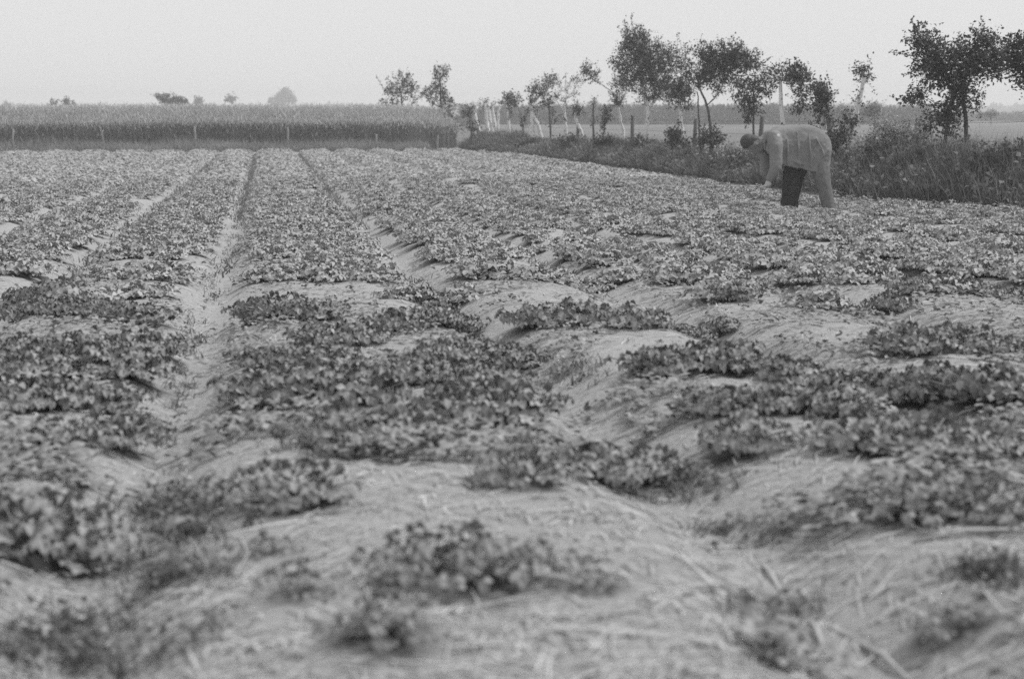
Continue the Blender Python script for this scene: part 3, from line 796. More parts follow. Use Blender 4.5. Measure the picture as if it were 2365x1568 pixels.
woody('small_tree', 'small tree with compact rounded crown right of the pale stumps', 'tree', edge_depth(1175), 1176, [([(1176, 315), (1175, 285), (1174, 250)], [3.4, 2.8, 2])],
      [(1180, 238, 16, 15, 60), (1172, 228, 10, 12, 22), (1190, 232, 12, 10, 26), (1174, 262, 5, 8, 8)], .07, barkm='pale_bark', seed=30, shoots=[(1165, 230, 1162, 212, 10), (1180, 228, 1180, 208, 12), (1192, 235, 1204, 236, 10)])
woody('shrub', 'thin sparse shrub between two small trees on the bank', 'bush', edge_depth(1208), 1209, [([(1209, 310), (1206, 275), (1197, 248)], [1.8, 1.4, .8])],
      [(1210, 276, 8, 10, 14), (1214, 264, 7, 8, 10), (1209, 295, 4, 10, 10)], .06, seed=31, parts=('stem', 'foliage'))
woody('forked_tree', 'windswept tree on two pale legs joined at a fork', 'tree', edge_depth(1235), 1232, [([(1230, 317), (1229, 285), (1228, 264), (1226, 240)], [4, 3.6, 3, 2]), ([(1250, 315), (1241, 285), (1230, 266), (1226, 245)], [3.6, 3.4, 3, 2])],
      [(1250, 205, 24, 20, 70), (1268, 190, 14, 18, 34), (1230, 232, 10, 11, 24), (1235, 258, 8, 6, 10), (1248, 218, 14, 10, 24), (1285, 190, 12, 8, 14), (1228, 213, 10, 4, 10)], .065, leafm='tree_leaf_dark', barkm='pale_bark', seed=32,
      shoots=[(1265, 185, 1256, 166, 16), (1235, 212, 1212, 212, 16), (1280, 190, 1294, 198, 12)])
woody('thin_tree', 'thin dark stemmed tree with drooping leaf tuft beside the forked one', 'tree', edge_depth(1270), 1271, [([(1272, 318), (1270, 285), (1267, 242)], [2.4, 2.2, 1.8])],
      [(1269, 236, 9, 12, 34), (1276, 266, 4, 6, 8), (1281, 284, 4, 6, 8), (1258, 242, 10, 9, 18)], .06, leafm='tree_leaf_dark', seed=33)
woody('sparse_tree', 'sparse see-through tree with wispy twigs above a pale stem', 'tree', edge_depth(1308), 1309, [([(1310, 319), (1307, 285), (1304, 258), (1306, 230)], [2.6, 2.4, 2, 1.2]), ([(1305, 262), (1292, 243), (1285, 232)], [1.6, 1.2, .8])],
      [(1312, 200, 26, 22, 26), (1325, 215, 18, 18, 18), (1306, 234, 6, 12, 14), (1286, 224, 10, 10, 18), (1334, 190, 14, 10, 10), (1300, 275, 9, 5, 10)], .05, seed=34, barkm='pale_bark', shell=1.6)
woody('leaning_tree', 'leaning pale stem with a dark oval leaf ball', 'tree', edge_depth(1340), 1347, [([(1348, 318), (1338, 295), (1330, 275), (1329, 262)], [2.6, 3, 3.4, 2])],
      [(1336, 259, 9, 12, 44), (1329, 262, 6, 5, 10)], .055, leafm='tree_leaf_dark', barkm='pale_bark', seed=35)
woody('pollard_stump', 'dark knobbly stump with forked twig tip standing alone', 'tree stump', edge_depth(1371), 1371, [([(1371, 314), (1370, 285), (1371, 262), (1370, 240)], [2.6, 2.2, 2.4, 1.6])],
      [(1372, 240, 5, 6, 12), (1368, 282, 4, 5, 6), (1374, 275, 3, 5, 6)], .05, leafm='tree_leaf_dark', seed=36, shoots=[(1371, 238, 1375, 226, 6)])
woody('bush', 'leaning leafy bush beside the lone dark stump', 'bush', edge_depth(1400), 1394, [([(1394, 312), (1396, 285)], [2, 1])],
      [(1402, 262, 9, 10, 32), (1396, 278, 9, 10, 32), (1392, 294, 6, 8, 14)], .055, seed=37, parts=('stem', 'foliage'))
woody('leaning_tree', 'pale slim tree throwing one long branch out to the left', 'tree', edge_depth(1435), 1440, [([(1441, 310), (1434, 280), (1428, 248)], [3, 2.6, 2.2]), ([(1428, 248), (1415, 215), (1395, 198), (1375, 187)], [1.8, 1.5, 1.2, .8])],
      [(1420, 228, 11, 16, 46), (1432, 236, 8, 12, 24), (1362, 172, 15, 16, 46), (1373, 186, 9, 9, 18), (1352, 160, 7, 9, 12)], .055, barkm='pale_bark', seed=38,
      shoots=[(1360, 165, 1352, 142, 12), (1380, 185, 1378, 155, 5)])
D = edge_depth(1490, 1.6)
woody('big_tree', 'tallest dense bushy tree with pointed top, left of the bending person', 'tree', D, 1493, [([(1493, 328), (1494, 300), (1497, 255), (1485, 200), (1475, 130)], [4.2, 4, 4, 3.4, 2]), ([(1497, 255), (1525, 215), (1535, 180)], [2.6, 2.2, 1.4])],
      [(1478, 118, 40, 42, 300), (1505, 135, 40, 36, 260), (1462, 160, 48, 36, 260), (1520, 165, 40, 34, 230), (1462, 88, 24, 26, 100), (1440, 190, 30, 24, 110), (1500, 195, 44, 26, 170), (1540, 205, 34, 28, 170), (1560, 225, 28, 24, 110), (1495, 228, 24, 14, 60), (1545, 130, 22, 24, 60), (1430, 150, 16, 20, 40), (1447, 110, 18, 22, 50)], .055, seed=40,
      shoots=[(1460, 75, 1459, 28, 26), (1448, 80, 1443, 44, 20), (1450, 85, 1428, 62, 18), (1478, 80, 1482, 58, 18), (1425, 150, 1405, 140, 16), (1565, 120, 1564, 75, 16), (1515, 100, 1528, 85, 14)], barkm='pale_bark')
woody('pale_stem_tree', 'pale stemmed young tree whose leaves merge into the tallest one', 'tree', edge_depth(1573, 1.2), 1574, [([(1576, 332), (1575, 300), (1570, 255), (1572, 215)], [3.6, 3.2, 2.6, 2])],
      [(1573, 222, 24, 24, 110), (1580, 195, 20, 18, 60), (1585, 245, 10, 8, 14), (1580, 135, 16, 26, 40), (1590, 165, 16, 20, 40)], .055, 'tree_leaf_dark', 'pale_bark', seed=41, shoots=[(1578, 130, 1566, 78, 12)])
D = edge_depth(1640, 1.5)
woody('twin_stem_tree', 'broad flat crowned tree on two thin dark stems', 'tree', D, 1643, [([(1644, 338), (1641, 300), (1637, 258), (1622, 218), (1612, 195)], [3.6, 3.2, 3, 2.4, 1.4]), ([(1616, 325), (1615, 295), (1613, 250), (1610, 212)], [2.2, 2, 1.8, 1.2])],
      [(1660, 150, 40, 26, 210), (1700, 150, 38, 26, 200), (1640, 130, 24, 26, 60), (1685, 118, 30, 20, 70), (1630, 165, 22, 20, 60), (1650, 178, 30, 16, 90), (1615, 190, 22, 18, 60), (1725, 140, 24, 22, 70), (1690, 190, 24, 14, 60), (1620, 120, 20, 18, 30), (1745, 155, 16, 18, 30), (1660, 205, 20, 14, 26)], .055, seed=42,
      shoots=[(1635, 110, 1628, 92, 14), (1668, 110, 1667, 92, 12), (1686, 110, 1684, 88, 16), (1708, 115, 1712, 90, 20), (1745, 130, 1758, 118, 14), (1760, 150, 1782, 130, 12)])
woody('ragged_tree', 'ragged low crown hanging over the person in front of the flat crowned tree', 'tree', edge_depth(1735, 1.2), 1738, [([(1742, 338), (1740, 290), (1742, 240), (1738, 190)], [2.6, 2.4, 2, 1.4])],
      [(1722, 230, 24, 22, 70), (1735, 250, 24, 12, 44), (1760, 185, 24, 20, 40), (1712, 200, 16, 14, 26), (1770, 215, 20, 18, 26), (1728, 280, 9, 9, 12), (1745, 205, 20, 16, 26)], .055, seed=43, shell=1.7,
      shoots=[(1728, 265, 1722, 298, 16), (1770, 205, 1780, 240, 14)])
woody('spotted_tree', 'spotted pale trunk tree straight behind the bent back', 'tree', edge_depth(1806, 1.3), 1808, [([(1809, 330), (1808, 285), (1805, 240), (1802, 185)], [5, 4.6, 4, 3])],
      [(1790, 178, 22, 16, 44), (1830, 178, 24, 20, 60), (1848, 190, 22, 24, 70), (1838, 165, 14, 16, 26), (1852, 225, 14, 20, 40), (1848, 262, 12, 8, 20)], .055, 'tree_leaf_dark', 'pale_bark', seed=44,
      shoots=[(1836, 165, 1837, 140, 14), (1850, 170, 1858, 152, 12)])
woody('narrow_tree', 'narrow ivied tree right above the hips of the person', 'tree', edge_depth(1895, 1.2), 1900, [([(1901, 340), (1900, 290), (1899, 262), (1895, 220)], [4, 4, 3.6, 2])],
      [(1895, 225, 17, 26, 110), (1890, 245, 12, 18, 44), (1905, 240, 10, 18, 30), (1900, 285, 14, 18, 50), (1898, 205, 10, 10, 24)], .05, 'tree_leaf_dark', 'pale_bark', seed=45)
woody('pollard_stump', 'tall crooked pollard trunk with a tufted leaf head', 'tree stump', edge_depth(1975, 1.3), 1968, [([(1960, 345), (1968, 300), (1979, 275), (1982, 235), (1992, 205), (1995, 180)], [4.5, 4, 3.6, 3.4, 4.2, 3])],
      [(1994, 172, 14, 11, 44), (2003, 187, 6, 8, 12), (1986, 235, 8, 8, 14), (1966, 285, 14, 14, 40), (1952, 310, 14, 18, 50), (1940, 335, 14, 18, 44)], .045, 'tree_leaf_dark', 'pale_bark', seed=46, shoots=[(1985, 172, 1975, 168, 8)])
D = edge_depth(2215, 1.3)
woody('big_tree', 'large dark leafed tree on two trunks at the frame side right of the person', 'tree', D, 2231, [([(2234, 385), (2232, 340), (2230, 265), (2222, 210), (2240, 150)], [5.6, 5, 4.6, 3.8, 2.2]), ([(2183, 372), (2184, 320), (2190, 262), (2200, 215), (2160, 140)], [4.2, 3.8, 3.4, 2.8, 1.6])],
      [(2160, 145, 46, 34, 155), (2205, 150, 44, 34, 148), (2250, 125, 46, 30, 142), (2290, 130, 42, 28, 124), (2210, 195, 46, 30, 142), (2140, 110, 28, 30, 68), (2120, 95, 20, 30, 37), (2265, 165, 44, 22, 93), (2215, 235, 34, 24, 80), (2190, 265, 30, 20, 55), (2110, 235, 20, 14, 31), (2130, 220, 18, 14, 24), (2170, 285, 34, 18, 55), (2270, 92, 28, 18, 49), (2150, 175, 34, 22, 80), (2195, 310, 20, 14, 24), (2255, 250, 16, 10, 12), (2310, 160, 24, 18, 37)], .05, 'tree_leaf', seed=47,
      shoots=[(2122, 85, 2104, 42, 22), (2110, 130, 2052, 120, 26), (2135, 150, 2085, 178, 12), (2110, 90, 2112, 60, 20), (2110, 115, 2090, 95, 12)])
woody('leafy_tree', 'dark leafed tree cut by the right frame edge', 'tree', edge_depth(2385, 1.2), 2385, [([(2392, 392), (2388, 330), (2372, 215), (2350, 196)], [4, 3.6, 2.2, 1.2])],
      [(2352, 120, 18, 18, 60), (2350, 150, 20, 20, 60), (2385, 130, 40, 34, 100), (2370, 170, 26, 18, 40), (2420, 160, 40, 40, 90), (2400, 200, 30, 24, 40)], .05, 'tree_leaf_dark', seed=48)
# --- bushes on the bank near the person
woody('herb_bush', 'broad pale leaved bush spreading between the person and the two-trunk tree', 'bush', edge_depth(2070, 1.0), 2075, [([(2078, 420), (2085, 370), (2095, 310)], [3, 2.2, 1]), ([(2072, 420), (2060, 360), (2040, 315)], [3, 2, 1])],
      [(2060, 335, 60, 32, 260), (2110, 320, 44, 30, 160), (2020, 345, 44, 34, 170), (2075, 380, 70, 36, 260), (2000, 390, 40, 28, 120), (2130, 370, 40, 34, 130), (2060, 305, 40, 14, 60)], .04, 'herb_leaf', seed=50, parts=('stem', 'foliage'), up=.8)
woody('dark_bush', 'dark glossy bush low at the right frame edge', 'bush', edge_depth(2320, .8), 2320, [([(2322, 450), (2320, 400)], [3, 1.4])],
      [(2310, 390, 46, 28, 170), (2350, 375, 44, 30, 160), (2280, 410, 34, 24, 90), (2370, 410, 44, 26, 120), (2330, 430, 40, 16, 70)], .045, 'tree_leaf_dark', seed=51, parts=('stem', 'foliage'))
woody('leafy_weed', 'curled leafy weed at the foot of the bank behind the rear shoe', 'weed', edge_depth(1975, .3), 1975, [([(1978, 455), (1976, 430)], [1.5, .8])],
      [(1965, 425, 26, 14, 44), (1990, 438, 26, 12, 44), (2010, 430, 14, 14, 24)], .06, 'herb_leaf', seed=52, parts=('stem', 'foliage'))
woody('dark_bush', 'dark hollow looking bush between the person and the pale bush', 'bush', edge_depth(1935, .9), 1935, [([(1936, 430), (1936, 390)], [2, 1])],
      [(1930, 360, 16, 30, 80), (1950, 385, 22, 30, 90), (1928, 330, 14, 20, 44)], .05, 'tree_leaf_dark', seed=53, parts=('stem', 'foliage'))
for i, (x_, y_, rx, ry, ns_, lf, lm, lab) in enumerate([
    (1640, 318, 26, 20, 60, .06, 'tree_leaf', 'low bush at the foot of the twin stemmed tree'),
    (1560, 315, 16, 22, 50, .06, 'tree_leaf_dark', 'upright bush between two pale stems under the tallest tree'),
    (1480, 335, 26, 14, 46, .06, 'tree_leaf_dark', 'low dark bush under the left half of the tallest tree'),
    (1395, 330, 24, 13, 44, .065, 'tree_leaf_dark', 'low dark bush under the leaning leafy bush'),
    (1320, 330, 26, 12, 44, .07, 'tree_leaf', 'low bush below the sparse tree'),
    (1700, 360, 40, 20, 100, .05, 'herb_leaf', 'pale weedy bush just left of the head of the person'),
    (2190, 420, 50, 22, 90, .05, 'bank_grass', 'dim weedy bush below the two-trunk tree'),
    (1600, 370, 40, 16, 80, .055, 'tree_leaf', 'low spreading bush on the bank below the pale stemmed tree'),
    (1225, 335, 30, 9, 44, .07, 'tree_leaf_dark', 'low dark bush below the forked tree')]):
    D = edge_depth(x_, .7)
    woody('bank_bush', lab, 'bush', D, x_, [([(x_, y_ + ry), (x_, y_)], [1.5, .8])], [(x_, y_, rx, ry, ns_), (x_ + rx * .6, y_ + ry * .5, rx * .6, ry * .6, ns_ // 2), (x_ - rx * .6, y_ + ry * .4, rx * .6, ry * .7, ns_ // 2)], lf, lm, seed=60 + i, parts=('stem', 'foliage'), group='low bushes on the bank', up=.7)

# --- meadow fence behind the trees
pts, hs = [], []
for t_ in (52, 46, 40.5, 35.5, 31, 27, 23.2, 19.5, 16, 12.5):
    x, y = edge_pt(t_, 3.0); pts.append(np.array([x, y, float(ground_z(x, y))])); hs.append(1.14 + random.uniform(-.05, .04))
fence('meadow_fence', 'dark wire fence running behind the trees along the meadow', pts, hs, (.78, 1.08), M['dark_post'], .055)

# --- far things
woody('hazy_tree', 'large pale hazy tree far beyond the rye', 'tree', 430, 655, [([(656, 300), (656, 230)], [3, 2.5])],
      [(662, 219, 17, 13, 130), (640, 234, 20, 9, 110), (674, 233, 10, 10, 60), (652, 228, 16, 14, 100), (658, 209, 8, 5, 22), (626, 240, 8, 4, 20)], .55, 'far_leaf', seed=70, shell=2.2)
woody('field_bush', 'dark spreading bush standing up behind the rye', 'bush', 110, 393, [([(395, 300), (394, 240)], [2, 1.6])],
      [(400, 233, 26, 12, 80), (378, 230, 16, 9, 34), (418, 238, 16, 8, 34), (365, 224, 9, 5, 14)], .16, 'tree_leaf', seed=71, parts=('stem', 'foliage'))
woody('field_bush', 'ragged bush of open twigs over the rye, far left', 'bush', 130, 138, [([(135, 300), (130, 240)], [1.6, 1]), ([(150, 300), (150, 240)], [1.6, 1])],
      [(124, 238, 9, 6, 18), (152, 237, 9, 8, 24), (165, 241, 9, 4, 12)], .17, 'tree_leaf', seed=72, parts=('stem', 'foliage'))
for i, (x_, y_, rx, ry, D, lab) in enumerate([(459, 234, 7, 7, 260, 'tiny pale tree right of the dark spreading bush'), (535, 227, 9, 8, 260, 'small wispy pale tree between the bush and the hazy tree'),
                                              (17, 243, 8, 9, 330, 'tiny pale tree at the left frame edge'), (1375, 242, 12, 7, 330, 'pale hazy tree on the horizon behind the lone dark stump')]):
    woody('hazy_tree', lab, 'tree', D, x_, [([(x_, 300), (x_, y_)], [1, .8])], [(x_, y_, rx, ry, 26), (x_ - rx * .4, y_ + ry * .7, rx * .7, ry * .6, 10)], .45, 'far_leaf', seed=80 + i, group='tiny pale trees on the horizon')
woody('field_bush', 'rounded feathery grey bush in the meadow behind the crooked pollard', 'bush', 62, 2020, [([(2020, 300), (2020, 262)], [1.5, 1])],
      [(2022, 258, 24, 20, 150), (2005, 266, 20, 12, 70), (1950, 262, 24, 18, 110)], .08, 'herb_leaf', seed=90, parts=('stem', 'foliage'), up=1.0)
woody('field_bush', 'small dim bush far out on the meadow under the two-trunk tree', 'bush', 120, 2289, [([(2289, 290), (2289, 266)], [1, .8])],
      [(2289, 264, 16, 10, 60), (2265, 268, 10, 6, 20)], .12, 'tree_leaf', seed=91, parts=('stem', 'foliage'))

# far crop on the right and the distant treeline
def far_strip(name, label, x0, x1, D0, D1, h0, m, n, leaf, seed):
    A = Acc(); r = np.random.default_rng(seed); nx = 120
    xs = np.linspace(x0, x1, nx); hz = h0 * (.85 + .3 * fbm(xs * .08, xs * 0 + seed))
    V = []; 
    for (yy, zz) in ((D0, hz * 0 - .1), (D0 + .3, hz * .9), ((D0 + D1) / 2, hz), (D1, hz), (D1 + .3, hz * 0 - .1)):
        V.append(np.stack([xs, yy + 0 * xs, zz], -1))
    V = np.stack(V).reshape(-1, 3); ix = np.arange(5 * nx).reshape(5, nx)
    T1 = np.stack([ix[:-1, :-1], ix[:-1, 1:], ix[1:, 1:]], -1).reshape(-1, 3); T2 = np.stack([ix[:-1, :-1], ix[1:, 1:], ix[1:, :-1]], -1).reshape(-1, 3)
    A.add(V, np.vstack([T1, T2]))
    px_ = r.uniform(x0, x1, n); pz_ = np.interp(px_, xs, hz) * r.uniform(.1, 1.08, n); py_ = D0 - r.uniform(0, .5, n) * leaf
    A.inst(leaf_q_v, leaf_q_f, frames(np.array([0, -.6, .5]) + r.normal(0, .5, (n, 3)), np.array([0, 0, 1.0]) + r.normal(0, .4, (n, 3))) * (leaf * r.uniform(.6, 1.3, n))[:, None, None], np.stack([px_, py_, pz_ - leaf * .4], -1))
    o = link(name, A.mesh(name), M[m]); tag(o, label, 'crop' if 'crop' in name else 'trees', kind='stuff')
far_strip('grain_crop', 'grey standing crop across the meadow behind the trees', -6, 48, 165, 260, 2.0, 'far_rye', 9000, .55, 3)
far_strip('treeline', 'faint hazy treeline along the horizon', -320, 420, 640, 660, 4.4, 'far_leaf', 6000, 2.6, 9)
far_strip('grain_crop', 'low grey crop band beyond the right meadow', 50, 140, 230, 330, 1.3, 'far_rye', 6000, .5, 5)

# ------------------------------------------------------------------ the person picking, bent over
pp = ground_hit(1859.7, 489); PD = pp[1]
K = .1713 * PD / FPX                               # metres per unit of the figure drawing
PERSON_XY = (pp[0], pp[1])
person = empty('person', (pp[0], pp[1], float(ground_z(pp[0], pp[1])) + .0))
tag(person, 'person in jacket and loose trousers bent over, picking among the strawberry rows', 'person')
def fp(x, y, d=0.0): return np.array([(x - 1150) * K, d, (1390 - y) * K])
def remeshed(name, build, m, voxel, smooth=6, parent=person, fold=0.0):
    A = Acc(); build(A); me = A.mesh(name + '_src'); o = bpy.data.objects.new(name, me); COL.objects.link(o)
    r = o.modifiers.new('r', 'REMESH'); r.mode = 'VOXEL'; r.voxel_size = voxel; r.use_smooth_shade = True
    s = o.modifiers.new('s', 'SMOOTH'); s.factor = .5; s.iterations = smooth
    if fold:
        for k_, (sz, st) in enumerate(((.11, fold), (.045, fold * .5))):
            tx = bpy.data.textures.new('folds', 'CLOUDS'); tx.noise_scale = sz; tx.noise_basis = 'ORIGINAL_PERLIN'
            dm = o.modifiers.new('d', 'DISPLACE'); dm.texture = tx; dm.strength = st; dm.mid_level = .5
    dg = bpy.context.evaluated_depsgraph_get(); dg.update()
    me2 = bpy.data.meshes.new_from_object(o.evaluated_get(dg)); me2.name = name
    bpy.data.objects.remove(o); bpy.data.meshes.remove(me)
    me2.materials.clear(); me2.materials.append(m)
    return link(name, me2, None, parent)
def ball(A, c, r3, rot=0.0, seg=14):
    th = np.linspace(0, math.pi, seg)[1:-1]; ph = np.linspace(0, 2 * math.pi, seg * 2, endpoint=False)
    V = [(0, 0, 1)] + [(math.sin(t) * math.cos(p), math.sin(t) * math.sin(p), math.cos(t)) for t in th for p in ph] + [(0, 0, -1)]
    V = np.array(V) * np.asarray(r3); c_, s_ = math.cos(rot), math.sin(rot)
    V = V @ np.array([[c_, 0, s_], [0, 1, 0], [-s_, 0, c_]]).T + c
    n = len(ph); F = []
    for j in range(n): F.append((0, 1 + j, 1 + (j + 1) % n))
    for i in range(len(th) - 1):
        for j in range(n):
            a, b = 1 + i * n + j, 1 + i * n + (j + 1) % n; F += [(a, a + n, b + n), (a, b + n, b)]
    e_ = len(V) - 1; k0 = 1 + (len(th) - 1) * n
    for j in range(n): F.append((e_, k0 + (j + 1) % n, k0 + j))
    A.add(V, F)
def limb(A, pts, rad, sides=14):
    pts = np.array(pts); tt = np.linspace(0, len(pts) - 1, (len(pts) - 1) * 5 + 1)
    A.tube(np.stack([np.interp(tt, range(len(pts)), pts[:, i]) for i in range(3)], -1), np.interp(tt, range(len(rad)), rad), sides)
    ball(A, pts[0], (rad[0],) * 3, seg=9); ball(A, pts[-1], (rad[-1],) * 3, seg=9)
    for p, r_ in zip(pts[1:-1], rad[1:-1]): ball(A, p, (r_ * .99,) * 3, seg=9)
def hand(A, wrist, tip, side, curl):
    w, t_ = np.array(wrist), np.array(tip); ax = norm(t_ - w); sd_ = np.array([0, side, 0]); sd_ = norm(sd_ - (sd_ @ ax) * ax); nn = np.cross(ax, sd_)
    limb(A, [w - ax * .02, w + ax * .03, w + ax * .075], [.026, .033, .036], 10); ball(A, w + ax * .065, (.040, .040, .040), seg=9)
    for i, (ln, off) in enumerate(((.070, -.030), (.082, -.011), (.078, .009), (.062, .028))):
        b0 = w + ax * .085 + sd_ * off; b1 = b0 + ax * ln * .5 + nn * curl * .2; b2 = b0 + ax * ln * (1 - .25 * curl) + nn * ln * curl * .8
        limb(A, [b0, b1, b2], [.0105, .0100, .0085], 8)
    b0 = w + ax * .03 - sd_ * .034; limb(A, [b0, b0 + ax * .03 - sd_ * .022 + nn * .012, b0 + ax * .058 - sd_ * .016 + nn * .028], [.013, .0115, .009], 8)
def build_body(A):
    limb(A, [fp(1270, 600), fp(1120, 500), fp(900, 470), fp(720, 450)], [.155, .145, .15, .13])
    limb(A, [fp(720, 440), fp(600, 460), fp(500, 480)], [.095, .080, .075])
    hx = fp(432, 488)                                       # head: crown to the left, face turned to the ground
    ball(A, hx, (.130, .082, .100), rot=.10); ball(A, fp(350, 470), (.090, .078, .090)); ball(A, fp(480, 560), (.095, .062, .062), rot=.25)
    ball(A, fp(545, 590), (.036, .044, .034)); ball(A, fp(520, 520), (.075, .066, .080)); ball(A, fp(400, 590), (.020, .055, .016))           # chin, brow
    limb(A, [fp(420, 598), fp(455, 628)], [.010, .016], 8)                                        # nose
    for s_ in (-1, 1): ball(A, fp(448, 500, s_ * .080), (.030, .012, .022), rot=.3)
    for s_ in (-1, 1): ball(A, fp(425, 592, s_ * .032), (.012, .014, .008))
    limb(A, [fp(500, 606, -.022), fp(500, 606, .022)], [.009, .009], 8)
    limb(A, [fp(690, 400, -.19), fp(695, 700, -.235), fp(690, 790, -.24), fp(618, 935, -.22)], [.060, .052, .047, .030])
    hand(A, fp(612, 945, -.22), fp(578, 1140, -.20), -1, .45)
    limb(A, [fp(690, 430, .19), fp(660, 720, .22), fp(645, 860, .20), fp(735, 935, .14)], [.060, .052, .047, .030])
    hand(A, fp(735, 930, .13), fp(830, 900, .11), 1, 1.0)
    limb(A, [fp(1270, 650, -.05), fp(1335, 900, -.105), fp(1365, 1050, -.12), fp(1440, 1350, -.13)], [.085, .070, .060, .045])
    limb(A, [fp(1120, 640, .10), fp(1010, 1000, .11), fp(950, 1350, .11)], [.10, .065, .045])
bd_ = remeshed('body', build_body, M['skin'], .008, 4)
bd_.data.materials.append(M['tanned_skin']); xh, zh = fp(620, 700)[[0, 2]]
for pl in bd_.data.polygons:
    if pl.center.x < xh and pl.center.z > zh: pl.material_index = 1
# jacket: an open shell over the back, hanging to a loose hem, with two sleeves
secs = [(545, 380, 520, .050), (585, 335, 600, .110), (640, 305, 660, .185), (710, 284, 715, .225), (800, 265, 760, .232), (900, 250, 785, .225), (1000, 241, 805, .215), (1100, 241, 828, .210),
        (1200, 255, 850, .208), (1290, 288, 856, .205), (1360, 335, 840, .198), (1410, 385, 800, .180), (1445, 440, 740, .140), (1466, 510, 640, .07)]
def build_jacket(A):
    na = 28; rows = []
    r = np.random.default_rng(4)
    for i, (x, zt, zb, hw) in enumerate(secs):
        ring = []
        for j in range(na + 1):
            a = math.pi * j / na; cc, ss = math.cos(a), math.sin(a)
            zz = zt + (zb - zt) * (1 - abs(ss) ** .78) ; yy = hw * np.sign(cc) * abs(cc) ** .62 * (1 - .10 * (1 - abs(ss)))
            fold = .010 * math.sin(x * .018 + abs(zz) * .014) + .006 * math.sin(zz * .03 + x * .006)
            ring.append(fp(x, zz) + np.array([0, yy + fold * np.sign(cc) * (abs(cc) ** .5), 0]))
        rows.append(ring)
    V = np.array(rows); n1, n2 = V.shape[:2]
    c = V.mean(axis=(0, 1)); inner = V.copy(); inner[:, :, 1] *= .93; inner[:, :, 2] = V[:, :, 2] - .012; inner[:, :, 0] = c[0] + (V[:, :, 0] - c[0]) * .985
    ix = np.arange(n1 * n2).reshape(n1, n2); o2 = n1 * n2; F = []
    for i in range(n1 - 1):
        for j in range(n2 - 1):
            a, b, d, e_ = ix[i, j], ix[i, j + 1], ix[i + 1, j + 1], ix[i + 1, j]
            F += [(a, b, d), (a, d, e_), (o2 + a, o2 + d, o2 + b), (o2 + a, o2 + e_, o2 + d)]
    bd = [ix[0, j] for j in range(n2)] + [ix[i, n2 - 1] for i in range(1, n1)] + [ix[n1 - 1, j] for j in range(n2 - 2, -1, -1)] + [ix[i, 0] for i in range(n1 - 2, 0, -1)]
    for k in range(len(bd)):
        a, b = bd[k], bd[(k + 1) % len(bd)]; F += [(a, o2 + a, o2 + b), (a, o2 + b, b)]
    A.add(np.vstack([V.reshape(-1, 3), inner.reshape(-1, 3)]), F)
    limb(A, [fp(575, 440), fp(640, 430), fp(720, 420)], [.070, .10, .13])
    for (xa, ya, xb, yb, w_, r_) in ((835, 420, 845, 745, .226, .017), (960, 330, 1000, 770, .215, .016), (1110, 330, 1170, 800, .207, .016), (1230, 420, 1330, 640, .203, .014), (1290, 700, 1400, 560, .196, .013), (860, 690, 1060, 760, .212, .014)):
        limb(A, [fp(xa, ya, -w_ * .93), fp((xa + xb) / 2 + 8, (ya + yb) / 2, -w_ * 1.0), fp(xb, yb, -w_ * .97)], [r_ * .6, r_, r_ * .7], 8)
    # solid back so the shell closes at neck and seat
    limb(A, [fp(640, 420), fp(760, 400), fp(1000, 400), fp(1220, 440), fp(1330, 520)], [.10, .14, .155, .165, .13])
    limb(A, [fp(672, 400, -.16), fp(690, 520, -.215), fp(692, 690, -.235), fp(690, 795, -.24), fp(655, 870, -.232), fp(616, 940, -.22)], [.088, .090, .083, .076, .064, .050])
    limb(A, [fp(690, 420, .17), fp(668, 560, .215), fp(655, 720, .22), fp(645, 870, .20), fp(690, 915, .17), fp(735, 930, .14)], [.095, .095, .088, .080, .066, .052])
jk = remeshed('jacket', build_jacket, M['jacket'], .009, 5, fold=.022)
A = Acc()
for s_ in (-1, 1):
    limb(A, [fp(590, 400, s_ * .055), fp(560, 470, s_ * .085), fp(575, 560, s_ * .075)], [.016, .022, .014], 8)
link('collar', A.mesh('collar', True), M['jacket'], jk)
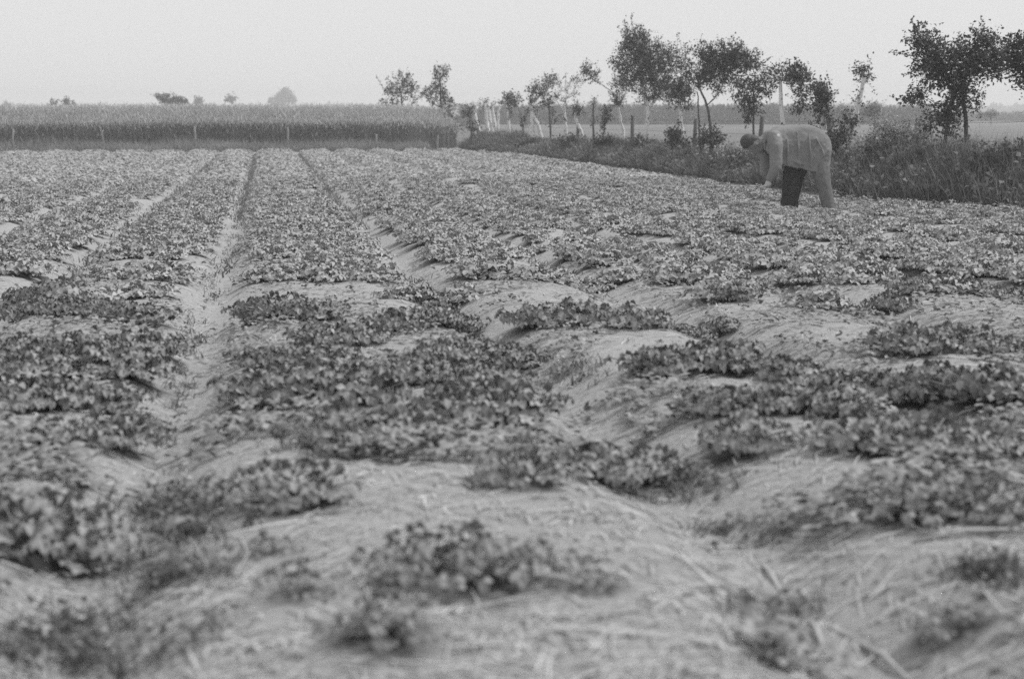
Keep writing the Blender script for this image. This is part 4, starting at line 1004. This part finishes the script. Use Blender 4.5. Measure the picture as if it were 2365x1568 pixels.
def build_trousers(A):
    limb(A, [fp(1290, 640, -.05), fp(1305, 770, -.075), fp(1330, 900, -.105), fp(1365, 1050, -.12), fp(1405, 1210, -.125), fp(1442, 1370, -.13)], [.118, .124, .112, .094, .087, .079])
    ball(A, fp(1250, 600), (.16, .165, .15)); limb(A, [fp(1120, 620), fp(1280, 640)], [.15, .16])
remeshed('trousers', build_trousers, M['trousers'], .009, 5, fold=.02)
def build_front_leg(A):
    limb(A, [fp(1110, 680, .06), fp(1040, 790, .09), fp(1000, 890, .10), fp(985, 1050, .11), fp(965, 1220, .11), fp(948, 1385, .11)], [.140, .150, .142, .126, .114, .108])
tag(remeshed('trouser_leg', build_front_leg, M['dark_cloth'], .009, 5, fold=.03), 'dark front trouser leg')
for (xa, xb, d) in ((1400, 1545, -.13), (880, 1010, .11)):
    A = Acc(); limb(A, [fp(xb, 1372, d), fp((xa + xb) / 2, 1380, d), fp(xa - 60, 1388, d)], [.040, .042, .034], 10)
    link('shoe', A.mesh('shoe', True), M['boot'], person)
def build_hair(A):
    ball(A, fp(352, 462), (.098, .086, .096)); ball(A, fp(410, 440), (.105, .080, .068), rot=.1); ball(A, fp(318, 500), (.046, .070, .060)); ball(A, fp(490, 455), (.06, .070, .05)); ball(A, fp(400, 480), (.09, .084, .07))
hr = remeshed('hair', build_hair, M['hair'], .008, 3)

# ------------------------------------------------------------------ haze in the air
hz = bpy.data.materials.new('haze'); hz.use_nodes = True
N, L = hz.node_tree.nodes, hz.node_tree.links; N.clear()
ho = N.new('ShaderNodeOutputMaterial'); pv = N.new('ShaderNodeVolumePrincipled')
pv.inputs['Color'].default_value = (.92, .92, .92, 1); pv.inputs['Density'].default_value = .0021; pv.inputs['Anisotropy'].default_value = .2
L.new(pv.outputs[0], ho.inputs['Volume'])
me = bpy.data.meshes.new('haze'); bm = bmesh.new(); bmesh.ops.create_cube(bm, size=1.0); bm.to_mesh(me); bm.free()
o = link('haze', me, hz, None, (0, 430, 5.5)); o.scale = (2600, 1300, 14)
tag(o, 'thin summer haze over the whole field', 'haze', kind='stuff')
